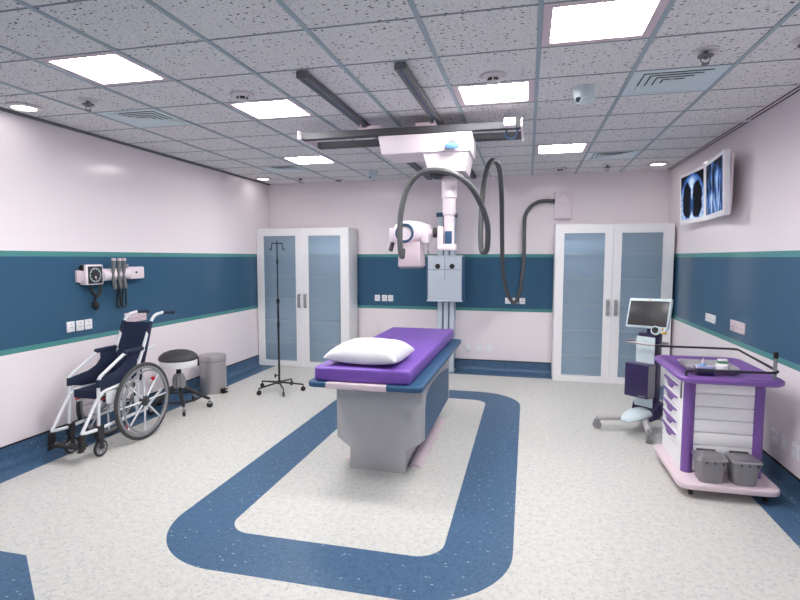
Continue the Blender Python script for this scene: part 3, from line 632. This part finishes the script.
m.rings(rg); m.box(xa, xb, 3.75, 3.77, .49, .562, .006); obj('seat', m, M['navy'], t)['label'] = 'navy sling seat'
m = MB(); rg = []
for k in range(9):
    u = k/8; y = 4.205+.185*u; z = .56+.53*u; sag = .02*math.sin(PI*u)
    rg.append([(XF-.016, y-.014, z), ((xa+xb)/2, y+sag+.006, z), (XN+.016, y-.014, z), (XN+.016, y+.016, z), ((xa+xb)/2, y+.024+sag, z), (XF-.016, y+.016, z)])
m.rings(rg)
for q in (XF, XN): m.tube([(q, 4.345, .985), (q, 4.398, 1.10)], .018, 12)
obj('backrest', m, M['navy'], t)['label'] = 'navy sling backrest'
m = MB(); m.tube([(XF, 4.02, .27), (XN, 4.02, .545)], .009, 8); m.tube([(XF, 4.04, .545), (XN, 4.04, .27)], .009, 8); m.tube([(XF, 4.2, .366), (XN, 4.2, .366)], .010, 8); obj('cross_brace', m, M['rimgrey'], t)
m = MB(); m.box(XF-.014, XN+.014, 3.485, 3.575, .135, .155, .006)
for q in (XF, XN): m.box(q-.016, q+.016, 3.495, 3.55, .12, .25, .005); m.box(q-.015, q+.015, 3.485, 3.53, .105, .125, .004)
obj('footplate', m, M['black'], t)
for k in range(3):
    m = MB(); m.lathe((XF+.03+k*(XN-XF-.06)/2, 3.53, .155), [(.0, 0), (.011, 0), (.009, .01), (.0, .012)], seg=10); obj('foot_bolt', m, M['chrome'], t)
# ------------------------------------------------------------------ sockets and plates
def plate(x, y, z, w, h, face, lab, grp, mt='offwhite', gang=1, kind='switch'):
    n = {'L': Vector((1, 0, 0)), 'R': Vector((-1, 0, 0)), 'B': Vector((0, -1, 0))}[face]; ang = {'L': PI/2, 'R': -PI/2, 'B': 0}[face]
    t = thing('wall_socket' if kind != 'blank' else 'outlet_plate', lab, 'socket', (x, y, z), 0, grp); Mx = Matrix.Translation((x, y, z))@Matrix.Rotation(ang, 4, 'Z')
    m = MB(); m.box(-w/2, w/2, -.012, 0, -h/2, h/2, .004, M=Mx); P = obj('plate', m, M[mt], t)
    for g in range(gang):
        gx0 = -w/2+w*(g+.5)/gang; gw = w/gang
        if kind == 'blank':
            for zz in (-.028, .028):
                m = MB(); m.box(gx0-gw*.27, gx0+gw*.27, -.015, -.011, zz-.018, zz+.018, .003, M=Mx); obj('outlet', m, M[mt], t)
        else:
            m = MB(); m.box(gx0-.012, gx0+.012, -.0155, -.011, h*.24-.006, h*.24+.008, .002, M=Mx); obj('rocker', m, M['detector'], t)
            m = MB()
            for dx in (-.016, 0, .016): m.box(gx0+dx-.004, gx0+dx+.004, -.0128, -.0118, -.012, -.004, M=Mx)
            obj('pin_holes', m, M['midgrey'], t)
        if g: m = MB(); xx = -w/2+w*g/gang; m.box(xx-.0015, xx+.0015, -.0128, -.0118, -h/2+.003, h/2-.003, M=Mx); obj('seam', m, M['grey'], t)
for y, lab in ((4.052, 'left socket of the white trio on the left wall behind the wheelchair armrest'), (4.158, 'middle socket of the white trio on the left wall below the gauge'), (4.258, 'right socket of the white trio on the left wall below the gauge')):
    plate(XL, y, 1.072, .086, .10, 'L', lab, 'white sockets on the left wall')
plate(XL, 4.90, 1.075, .33, .105, 'L', 'pale pink triple socket on the left wall behind the wheelchair handles', None, 'pinkplastic', 3)
plate(XR, 6.15, 1.088, .30, .085, 'R', 'white triple socket plate in the blue band of the right wall, farther from camera', None, 'offwhite', 3)
plate(XR, 5.41, 1.09, .34, .105, 'R', 'pale pink triple socket plate in the blue band of the right wall, nearer to camera', None, 'pinkplastic', 3)
for y, lab in ((4.56, 'farthest of the three low outlets on the right wall behind the purple trolley'), (4.40, 'middle of the three low outlets on the right wall beside the purple trolley'), (4.235, 'nearest of the three low outlets on the right wall, at the photo edge')):
    plate(XR, y, .346, .095, .115, 'R', lab, 'low outlets on the right wall', 'offwhite', 1, 'blank')
for x_, lab in ((-2.317, 'left socket of the trio in the blue band right of the left cabinet'), (-2.20, 'middle socket of the trio in the blue band right of the left cabinet'), (-2.10, 'right socket of the trio in the blue band right of the left cabinet')):
    plate(x_, YB, 1.084, .084, .098, 'B', lab, 'sockets beside the left cabinet')
for x_, lab in ((-.275, 'left socket of the trio behind the lowest bend of the cable'), (-.17, 'middle socket of the trio, hidden behind the lowest bend of the cable'), (-.066, 'right socket of the trio behind the lowest bend of the cable')):
    plate(x_, YB, 1.08, .084, .09, 'B', lab, 'sockets behind the cable')
for x_, lab in ((-.865, 'left of the three low outlets on the back wall beside the bed'), (-.695, 'middle of the three low outlets on the back wall beside the bed'), (-.533, 'right of the three low outlets on the back wall beside the bed')):
    plate(x_, YB, .35, .085, .125, 'B', lab, 'low outlets on the back wall', 'offwhite', 1, 'blank')
# ------------------------------------------------------------------ diagnostic set on left wall
t = thing('diagnostic_station', 'white wall diagnostic set with pressure gauge and three grey handles above wheelchair', 'medical device', (XL, 4.6, 1.55))
m = MB(); m.box(XL, XL+.03, 4.13, 4.26, 1.485, 1.60, .006); obj('left_bracket', m, M['pinkplastic'], t)
m = MB(); m.cyl((XL+.02, 4.19, 1.625), (XL+.06, 4.19, 1.625), .030, seg=20); obj('inflation_valve', m, M['black'], t)
m = MB(); m.box(XL, XL+.085, 4.180, 4.392, 1.458, 1.655, .012); G = obj('gauge_case', m, M['pinkmetal'], t)
m = MB(); m.box(XL+.084, XL+.088, 4.200, 4.374, 1.470, 1.638, .002); obj('dial', m, M['gdial'], G)['label'] = 'black gauge dial'
m = MB(); cyy, czz = 4.287, 1.553
for k in range(30):
    a = math.radians(k*12); l = .012 if k % 3 else .02
    m.box(-.0035, .0035, .072-l, .072, -.0005, .0012, M=Matrix.Translation((XL+.0882, cyy, czz))@Matrix(((0, 0, 1), (1, 0, 0), (0, 1, 0))).to_4x4()@Matrix.Rotation(a-PI/2, 4, 'Z'))
obj('scale_marks', m, M['camblue'], G)
m = MB(); m.tube([(XL+.091, cyy, czz-.015), (XL+.091, cyy+.004, czz-.05)], [.003, .0015], 6); m.lathe((XL+.088, cyy, czz-.02), [(.0, 0), (.008, 0), (.012, .004), (.0, .004)], axis=(1, 0, 0), seg=14); obj('needle', m, M['pinkplastic'], G)
m = MB(); m.cyl((XL+.05, 4.392, 1.545), (XL+.05, 4.75, 1.558), .058, seg=32); m.box(XL, XL+.05, 4.40, 4.74, 1.49, 1.61, .01); obj('transformer', m, M['pinkmetal'], t)
for y in (4.500, 4.576, 4.642):
    m = MB(); m.tube([(XL+.115, y, 1.405), (XL+.118, y, 1.43), (XL+.112, y-.008, 1.50), (XL+.108, y-.012, 1.55), (XL+.112, y-.010, 1.60), (XL+.115, y-.004, 1.69)], [.017, .0195, .019, .0125, .019, .019], 14); Hn = obj('instrument_handle', m, M['midgrey'], t)
    m = MB(); m.tube([(XL+.115, y-.004, 1.69), (XL+.115, y-.003, 1.718)], .0195, 14); obj('end_cap', m, M['pinkplastic'], Hn)['label'] = 'pale pink cap'
    m = MB(); m.box(XL+.07, XL+.10, y-.025, y+.02, 1.52, 1.58, .008); obj('cradle', m, M['pinkmetal'], Hn)
m = MB(); m.box(XL, XL+.07, 4.735, 4.985, 1.495, 1.625, .01); B_ = obj('dispenser', m, M['pinkmetal'], t)
m = MB(); m.lathe((XL+.07, 4.86, 1.565), [(.0, 0), (.012, 0), (.012, .006), (.0, .006)], axis=(1, 0, 0), seg=14); obj('button', m, M['dark'], B_)
m = MB(); m.cyl((XL+.06, 4.73, 1.615), (XL+.06, 4.73, 1.655), .02, seg=16); m.box(XL+.05, XL+.085, 4.705, 4.75, 1.50, 1.59, .006); m.cyl((XL+.07, 4.73, 1.565), (XL+.092, 4.73, 1.565), .012, seg=12); obj('speculum_post', m, M['rimgrey'], t)
m = MB(); m.tube(cr([(XL+.06, 4.245, 1.47), (XL+.07, 4.245, 1.41), (XL+.075, 4.270, 1.365), (XL+.075, 4.300, 1.345), (XL+.075, 4.335, 1.36), (XL+.07, 4.360, 1.41), (XL+.06, 4.365, 1.47)], 6), .015, 10); obj('hose', m, M['black'], t)
m = MB(); m.ball((XL+.07, 4.290, 1.255), .038, (.9, .9, 1.25), 18); m.tube([(XL+.07, 4.290, 1.29), (XL+.072, 4.295, 1.345)], .009, 8); obj('bulb', m, M['black'], t)
for y0, y1, zt, zb in ((4.576, 4.625, 1.40, 1.205), (4.648, 4.705, 1.43, 1.205)):
    m = MB()
    m.tube(cr([(XL+.09, y0, zt), (XL+.075, y0, zt-.08), (XL+.06, y0+.002, zb+.03), (XL+.06, (y0+y1)/2, zb), (XL+.06, y1, zb+.03), (XL+.06, y1+.002, zt-.08), (XL+.06, y1+.012, 1.50)], 6), .0085, 8); obj('cord', m, M['black'], t)
# ------------------------------------------------------------------ x-ray film viewer on right wall
def film_mat(kind):
    m, nt, p = newmat('film_'+kind); vec, u, v, w = coords(nt, 'UV')
    n = noise(nt, vec, 6.0, 4); n2 = noise(nt, scaled(nt, vec, (5, .8, 1)), 3.0, 3)
    if kind == 'chest':
        def ell(cx, cy, rx, ry): a = (u-cx)/rx; b_ = (v-cy)/ry; return (a*a+b_*b_)
        u = u+(n-.5)*.16; v = v+(n2-.5)*.10; lung = ell(.28, .44, .19, .40).min(ell(.73, .42, .20, .39)).min(ell(.31, .30, .22, .26)).min(ell(.72, .28, .22, .26)).smooth(1.25, .75)
        ribs = ((v*46+(u-.5).abs()*16).sin()*.5+.5)*.14
        body = ell(.5, .22, .60, .76).smooth(1.2, .75)
        val = (body*(lung*-.80+.66)+ribs*body*(lung*-.6+.8)+(n-.5)*.5*body).clamp()*(v*-.25+1.05)
        spine = (u-.5).abs().smooth(.13, .03)*.25*body; val = (val+spine).clamp()
    else:
        bones = ((u-.34).abs().smooth(.10, .02)).max((u-.70).abs().smooth(.12, .03))
        val = (n2.smooth(.38, .68)*.75+bones*.30+(v-.22).abs().smooth(.3, .0)*.25-v*.34-.02).clamp()
    c = mix(nt, val.smooth(0.0, .55), (0.0008, .0015, .004, 1), lin((66, 120, 200))); c = mix(nt, val.smooth(.4, 1.0), c, lin((216, 234, 252)))
    nt.links.new(c, p.inputs['Emission Color']); p.inputs['Emission Strength'].default_value = 0.95; p.inputs['Base Color'].default_value = (.004, .004, .005, 1); p.inputs['Roughness'].default_value = 0.5; p.inputs['Specular IOR Level'].default_value = 0.03
    return m
M['chest'] = film_mat('chest'); M['limb'] = film_mat('limb')
t = thing('film_viewer', 'white wall light box showing two blue x-ray films on the right wall', 'screen', (XR, 6.15, 2.4))
def slab(mb, a, c, z0, z1, th, off=0.0, ins=(0, 0)):
    """panel whose plan runs from a=(x,y) to c, leaning by 0.02 m at its top, thickness th towards the wall"""
    a = Vector((*a, 0)); c = Vector((*c, 0)); d = (c-a).normalized(); n = Vector((d.y, -d.x, 0))
    if n.x > 0: n = -n
    a2 = a+d*ins[0]; c2 = c-d*ins[0]; ln = .024
    def pt(p, z, o): return p+n*(o+ln*(z-z0)/(z1-z0))+Vector((0, 0, z))
    return pt, a2, c2
A_, J_, B2 = (1.776, 7.0), (1.806, 6.171), (1.722, 5.372)
for a, c in ((A_, J_), (J_, B2)):
    m = MB(); pt, a2, c2 = slab(m, a, c, 2.118, 2.70, .03)
    rg = [[pt(a2, z, -.05), pt(c2, z, -.05), pt(c2, z, 0), pt(a2, z, 0)] for z in (2.118, 2.70)]; m.rings(rg); F = obj('panel', m, M['offwhite'], t)
    kind = 'chest' if a is A_ else 'limb'; pt, a3, c3 = slab(m, a, c, 2.118, 2.70, .03, 0, (.05, 0))
    me = bpy.data.meshes.new('film'); O = origin_of(t)
    vs = [pt(a3, 2.165, .0012)-O, pt(c3, 2.165, .0012)-O, pt(c3, 2.665, .0012)-O, pt(a3, 2.665, .0012)-O]
    vs += [v+Vector((.001, 0, 0)) for v in vs]
    me.from_pydata([tuple(v) for v in vs], [], [(0, 3, 2, 1), (4, 5, 6, 7), (0, 1, 5, 4), (1, 2, 6, 5), (2, 3, 7, 6), (3, 0, 4, 7)]); uv = me.uv_layers.new(name='UVMap'); UV = [(0, 0), (1, 0), (1, 1), (0, 1)]*2
    for lp in me.loops: uv.data[lp.index].uv = UV[lp.vertex_index]
    me.materials.append(M[kind]); fo = bpy.data.objects.new('film', me); C.objects.link(fo); fo.parent = F
    fo['label'] = 'chest x-ray film' if kind == 'chest' else 'blue limb x-ray film'
m = MB(); m.prism([(1.828, 6.9), (1.858, 6.17), (1.775, 5.42), (1.80, 5.42), (XR-.0005, 6.0), (XR-.0005, 6.75)], 'z', 2.14, 2.68); obj('rear_housing', m, M['pinkmetal'], t)
# ------------------------------------------------------------------ monitor cart (local frame, turned towards the bed)
t = thing('monitor_cart', 'rolling cart with a tilted dark screen and violet box before the right cabinet', 'monitor cart', (1.17, 5.62, 0), math.radians(-40))
for (qx, qy, la) in ((-.30, -.345, 'l'), (.235, -.345, 'r'), (-.25, .26, 'l'), (.25, .26, 'r')):
    d = Vector((qx, qy, 0)); dn = d.normalized(); m = MB()
    m.tube([dn*.06+Vector((0, 0, .135)), d*.6+Vector((0, 0, .118)), d+Vector((0, 0, .112))], [.034, .031, .028], 12); L = obj('leg', m, M['leggrey'], t, local=True)
    w = Vector((-dn.y, dn.x, 0)); m = MB()
    m.box(-.022, .022, -.026, .026, .072, .098, .006, M=Matrix.Translation(d)); m.cyl(d+Vector((0, 0, .07)), d+Vector((0, 0, .12)), .012, seg=10)
    for s in (-1, 1): m.lathe(d+Vector((0, 0, .040))+w*s*.014, [(.0, -.010), (.03, -.010), (.040, -.005), (.040, .005), (.03, .010), (.0, .010)], axis=w, seg=22)
    obj('castor', m, M['grey'], L, local=True)
m = MB(); rg = []
for k in range(13):
    u = k/12; y = -.36+.34*u; hw = .03+.078*math.sin(min(1, u*1.5)*PI/2)**.7; z1 = .165+.065*math.sin(min(1, u*1.3)*PI/2); z0 = .135-.01*u
    rg.append([(hw*math.cos(a)*1.0, y, (z0+z1)/2+(z1-z0)/2*math.sin(a)) for a in [2*PI*q/20 for q in range(20)]])
m.rings(rg); obj('foot_shell', m, M['mint'], t, local=True)['label'] = 'pale mint foot shell'
m = MB(); m.prism([(-.13, .12), (-.05, .15), (-.02, .26), (.03, .30), (.10, .30), (.15, .25), (.16, .12)], 'x', -.115, .125, .01); m.box(.11, .15, -.03, .12, .22, .29, .01); obj('base_shroud', m, M['eggplant'], t, local=True)['label'] = 'dark violet base shroud'
m = MB(); m.prism(rrect(-.105, .105, -.015, .13, .05), 'z', .24, .975, .008); obj('column', m, M['eggplant'], t, local=True)['label'] = 'dark violet column'
m = MB(); m.box(-.094, .094, -.028, -.012, .24, .945, .004); obj('column_cover', m, M['mint'], t, local=True)['label'] = 'pale mint column cover'
m = MB(); m.box(-.125, .115, -.165, -.03, .355, .685, .006); obj('computer_box', m, M['eggplant'], t, local=True)['label'] = 'dark violet computer box'
m = MB(); m.box(.1152, .1175, -.160, -.035, .362, .678); obj('box_side', m, M['grey'], t, local=True)['label'] = 'grey side of the box'
m = MB(); m.box(.02, .09, -.1665, -.1645, .372, .379); obj('box_badge', m, M['grey'], t, local=True)
m = MB(); m.tube(arcs([(-.16, .06, .885), (-.165, -.12, .885), (.165, -.12, .885), (.16, .10, .885)], .05, 6), .011, 10)
m.tube([(-.16, .06, .885), (-.10, .06, .885)], .011, 10); m.tube([(.16, .10, .885), (.10, .08, .885)], .011, 10); obj('handle_bar', m, M['steel'], t, local=True)
RM = Matrix.Translation((.005, -.02, 1.03))@Matrix.Rotation(math.radians(-17), 4, 'X')@Matrix.Rotation(math.radians(-2.0), 4, 'Y')
m = MB(); m.tube([(.0, .05, .97), (.0, .05, 1.03), (.0, .03, 1.10)], .028, 12); m.box(-.06, .06, .018, .05, .06, .22, .006, M=RM); obj('screen_neck', m, M['eggplant'], t, local=True)
m = MB(); m.box(-.215, .215, -.02, .018, 0, .30, .01, 3, M=RM); S = obj('monitor', m, M['mint'], t, local=True)
m = MB(); m.box(-.198, .198, -.0218, -.0195, .020, .272, .002, M=RM); obj('screen', m, M['screen'], S, local=True)['label'] = 'dark blank screen'
m = MB(); m.box(-.016, .016, -.0222, -.0195, .283, .290, .002, M=RM); obj('badge', m, M['yellow'], S, local=True)
m = MB(); m.lathe(RM@Vector((.10, -.012, -.018)), [(.0, -.012), (.044, -.012), (.046, 0), (.044, .016), (.0, .016)], axis=RM.to_3x3()@Vector((0, -1, 0)), seg=28); m.box(.10, .20, -.022, .01, -.03, .012, .008, M=RM); Kn = obj('control_pod', m, M['mint'], S, local=True)
m = MB(); m.lathe(RM@Vector((.10, -.028, -.018)), [(.0, 0), (.030, 0), (.028, .012), (.0, .012)], axis=RM.to_3x3()@Vector((0, -1, 0)), seg=24)
k_ = obj('dial_knob', m, M['black'], S, local=True)
m = MB(); m.lathe(RM@Vector((.168, -.022, -.004)), [(.0, 0), (.010, 0), (.009, .006), (.0, .006)], axis=RM.to_3x3()@Vector((0, -1, 0)), seg=14); m.box(.165, .20, -.020, .004, -.048, -.028, .004, M=RM); obj('button', m, M['yellow'], S, local=True)
# ------------------------------------------------------------------ purple trolley
t = thing('medical_trolley', 'purple and white drawer trolley with slatted end beside the right wall', 'trolley', (1.42, 4.55, 0))
m = MB(); m.prism(rrect(1.09, 1.755, 4.025, 4.88, .09), 'z', .068, .112, .012); obj('base_plate', m, M['pinkplastic'], t)['label'] = 'pale pink base plate'
for (qx, qy) in ((1.19, 4.12), (1.67, 4.12), (1.19, 4.79), (1.67, 4.79)):
    m = MB(); m.lathe((qx-.012, qy, .034), [(.0, 0), (.026, 0), (.034, .004), (.034, .020), (.026, .024), (.0, .024)], axis=(1, 0, 0), seg=18); m.cyl((qx, qy, .04), (qx, qy, .07), .012, seg=10); obj('castor', m, M['black'], t)
m = MB(); m.box(1.160, 1.685, 4.29, 4.83, .112, .828, .004); m.box(1.156, 1.17, 4.345, 4.82, .12, .26); obj('body', m, M['white'], t)
for (qx, qy) in ((1.203, 4.285), (1.660, 4.285), (1.203, 4.82), (1.660, 4.82)):
    m = MB(); m.tube([(qx, qy, .112), (qx, qy, .828)], .042, 18); obj('corner_post', m, M['cartpurple'], t)['label'] = 'purple corner post'
m = MB()
for k in range(7):
    z0 = .135+k*.098; m.box(1.235, 1.628, 4.258, 4.288, z0, z0+.094, .004)
obj('slatted_panel', m, M['white'], t)
for k in range(5):
    z1 = .765-.097*k; m = MB(); m.box(1.148, 1.162, 4.345, 4.805, z1-.090, z1, .003); D = obj('drawer', m, M['white'], t)
    m = MB(); zz = z1-.018; m.prism([(4.37, zz), (4.785, zz), (4.765, zz-.010), (4.66, zz-.026), (4.62, zz-.058), (4.535, zz-.058), (4.495, zz-.026), (4.39, zz-.010)], 'x', 1.136, 1.149, .002); obj('pull', m, M['cartpurple'], D)['label'] = 'purple drawer pull'
m = MB(); m.box(1.152, 1.161, 4.318, 4.338, .66, .80, .002); obj('latch', m, M['rail'], t)
m = MB(); ol = rrect(1.088, 1.77, 4.075, 5.0, .10); il = rrect(1.145, 1.71, 4.15, 4.945, .05); i2 = rrect(1.17, 1.685, 4.175, 4.92, .05)
ol2 = rrect(1.106, 1.752, 4.093, 4.982, .085)
def rz(p, z): return [(a, c, z) for a, c in p]
m.rings([rz(il, .829), rz(ol2, .829), rz(ol, .84), rz(ol, .862), rz(ol2, .876), rz(il, .876), rz(i2, .856), rz([(1.43+(a-1.43)*.02, 4.5+(c-4.5)*.02) for a, c in i2], .856)]); obj('top_tray', m, M['cartpurple'], t)['label'] = 'purple raised-edge top'
m = MB(); m.tube(arcs([(1.13, 4.13, .868), (1.13, 4.13, .912), (1.70, 4.13, .925), (1.725, 4.16, .93), (1.74, 4.955, .955), (1.50, 4.965, .955), (1.10, 4.965, .955)], .045, 5), .009, 10); m.tube([(1.125, 4.965, .868), (1.125, 4.965, .955)], .009, 8); obj('guard_rail', m, M['blackmetal'], t)
m = MB(); m.tube([(1.700, 4.15, .87), (1.700, 4.15, 1.03)], .012, 12); Q = obj('corner_pole', m, M['rimgrey'], t)
m = MB(); m.tube([(1.700, 4.15, 1.025), (1.700, 4.15, 1.068)], .016, 12); obj('pole_cap', m, M['black'], Q)
m = MB(); q = []
cxs, cys = 1.3725, 4.48
for s, z in ((.90, .862), (.98, .878), (1.0, .897), (1.06, .901), (1.06, .9035), (.97, .899), (.88, .867)):
    q.append([(cxs+(a-cxs)*s, cys+(c-cys)*s, z) for a, c in rrect(1.20, 1.545, 4.30, 4.66, .07)])
bmT = MB(); bmT.rings(q); tag(obj('instrument_tray', bmT, M['traysteel'], None, (1.3725, 4.48, .862)), 'shallow steel instrument tray on the purple trolley top', 'tray')
t2 = thing('dressing_box', 'small white box with a green stripe standing in the steel tray', 'box', (1.485, 4.50, .868)); m = MB(); m.box(1.453, 1.517, 4.475, 4.525, .868, .942, .002); obj('carton', m, M['offwhite'], t2); m = MB(); m.box(1.4522, 1.5178, 4.4742, 4.5258, .914, .930); obj('stripe', m, M['green'], t2)
t2 = thing('ointment_jar', 'round white lidded jar in the steel tray beside the small box', 'jar', (1.45, 4.40, .868)); m = MB(); m.lathe((1.45, 4.40, .868), [(.0, 0), (.034, 0), (.034, .028), (.0, .028)], seg=24); obj('body', m, M['offwhite'], t2); m = MB(); m.lathe((1.45, 4.40, .8965), [(.0, 0), (.037, 0), (.037, .018), (.034, .021), (.0, .021)], seg=24); obj('lid', m, M['offwhite'], t2)
t2 = thing('glove_box', 'small violet and white box behind the front guard rail of the trolley', 'box', (1.275, 4.215, .857)); m = MB(); m.box(1.22, 1.33, 4.18, 4.25, .8575, .932, .003); obj('carton', m, M['eggplant'], t2); m = MB(); m.box(1.218, 1.332, 4.178, 4.252, .921, .938, .002); obj('lid', m, M['lilac'], t2); m = MB(); m.ball((1.262, 4.215, .942), .022, (1.1, 1, .6), 12); obj('tissue', m, M['handleblue'], t2)
m = MB(); m.lathe((1.31, 4.37, .8675), [(.0, 0), (.020, 0), (.021, .045), (.013, .06), (.009, .085), (.004, .10), (.0, .10)], seg=20); tag(obj('dropper_bottle', m, M['pinkplastic'], None, (1.31, 4.37, .8675)), 'small pale pink pointed bottle in the steel tray behind the violet box', 'bottle')
for k, (qx, qy, ang) in enumerate(((1.32, 4.47, .5), (1.36, 4.56, .3))):
    m = MB(); Mx = Matrix.Translation((qx, qy, .8705))@Matrix.Rotation(ang, 4, 'Z'); m.box(-.075, .03, -.004, .004, -.003, .003, .001, M=Mx); m.box(.03, .075, -.006, .006, -.002, .003, .001, M=Mx)
    tag(obj('scalpel', m, M['rail'], None, (qx, qy, .8705)), ('dark instrument lying in the steel tray nearer the tray corner', 'dark instrument lying in the steel tray deeper towards the wall')[k], 'instrument', 'instruments in the tray')
m = MB(); m.tube(cr([(1.34, 4.255, .8598), (1.36, 4.215, .8598), (1.43, 4.20, .8598), (1.475, 4.22, .8598), (1.45, 4.25, .8598)], 5), .0035, 6); tag(obj('coiled_wire', m, M['blackmetal'], None, (1.38, 4.22, .8563)), 'thin dark wire lying on the purple trolley top behind the guard rail', 'wire')
for (a, c, lab) in ((1.218, 1.406, 'left grey lidded waste bin on the pink base of the trolley'), (1.437, 1.622, 'right grey lidded waste bin on the pink base of the trolley')):
    y0, y1 = 4.056, 4.226; t2 = thing('waste_bin', lab, 'bin', ((a+c)/2, 4.145, .112), 0, 'waste bins on the trolley base')
    m = MB(); q = []
    for z, i in ((.1125, .024), (.118, .020), (.265, .002), (.277, 0), (.277, .010), (.265, .012)): q.append([(u, v, z) for u, v in rrect(a+i, c-i, y0+i, y1-i*.4, .03)])
    m.rings(q); obj('tub', m, M['binplastic'], t2)
    m = MB(); q = []
    for z, i in ((.2775, -.004), (.287, -.008), (.297, -.004), (.307, .018), (.309, .06)): q.append([(u, v, z) for u, v in rrect(a+i, c-i, y0+i, y1-min(i, .02), max(.012, .03-abs(i)*.3))])
    m.rings(q); obj('lid', m, M['steel'], t2)
    m = MB(); m.box(a+.03, c-.03, y1-.012, y1+.004, .295, .314, .004); obj('hinge', m, M['dark'], t2)
    m = MB()
    for k in range(3): m.box(a+.05+k*.052, a+.058+k*.052, y0-.006, y0+.004, .26, .277, .001)
    obj('lid_clip', m, M['dark'], t2)
# ------------------------------------------------------------------ camera, world, view
cam = bpy.data.cameras.new('camera'); co = bpy.data.objects.new('camera', cam); C.objects.link(co); bpy.context.scene.camera = co
cam.sensor_fit = 'HORIZONTAL'; cam.sensor_width = 36; cam.lens = 525.8/800*36; cam.clip_start = .05; cam.clip_end = 60
yaw, pit, rol = -.2374, -.0804, .0009
f = Vector((math.sin(yaw)*math.cos(pit), math.cos(yaw)*math.cos(pit), math.sin(pit))); r = Vector((math.cos(yaw), -math.sin(yaw), 0)); u = r.cross(f)
r2 = math.cos(rol)*r+math.sin(rol)*u; u2 = -math.sin(rol)*r+math.cos(rol)*u
co.matrix_world = Matrix(((r2.x, u2.x, -f.x, 0), (r2.y, u2.y, -f.y, 0), (r2.z, u2.z, -f.z, 1.725), (0, 0, 0, 1)))
w = bpy.data.worlds.new('world'); bpy.context.scene.world = w; w.use_nodes = True
w.node_tree.nodes['Background'].inputs[0].default_value = (.8, .82, .85, 1); w.node_tree.nodes['Background'].inputs[1].default_value = .3
vs_ = bpy.context.scene.view_settings; vs_.view_transform = 'Standard'; vs_.look = 'None'; vs_.gamma = 1; vs_.use_curve_mapping = False; vs_.exposure = 0.0
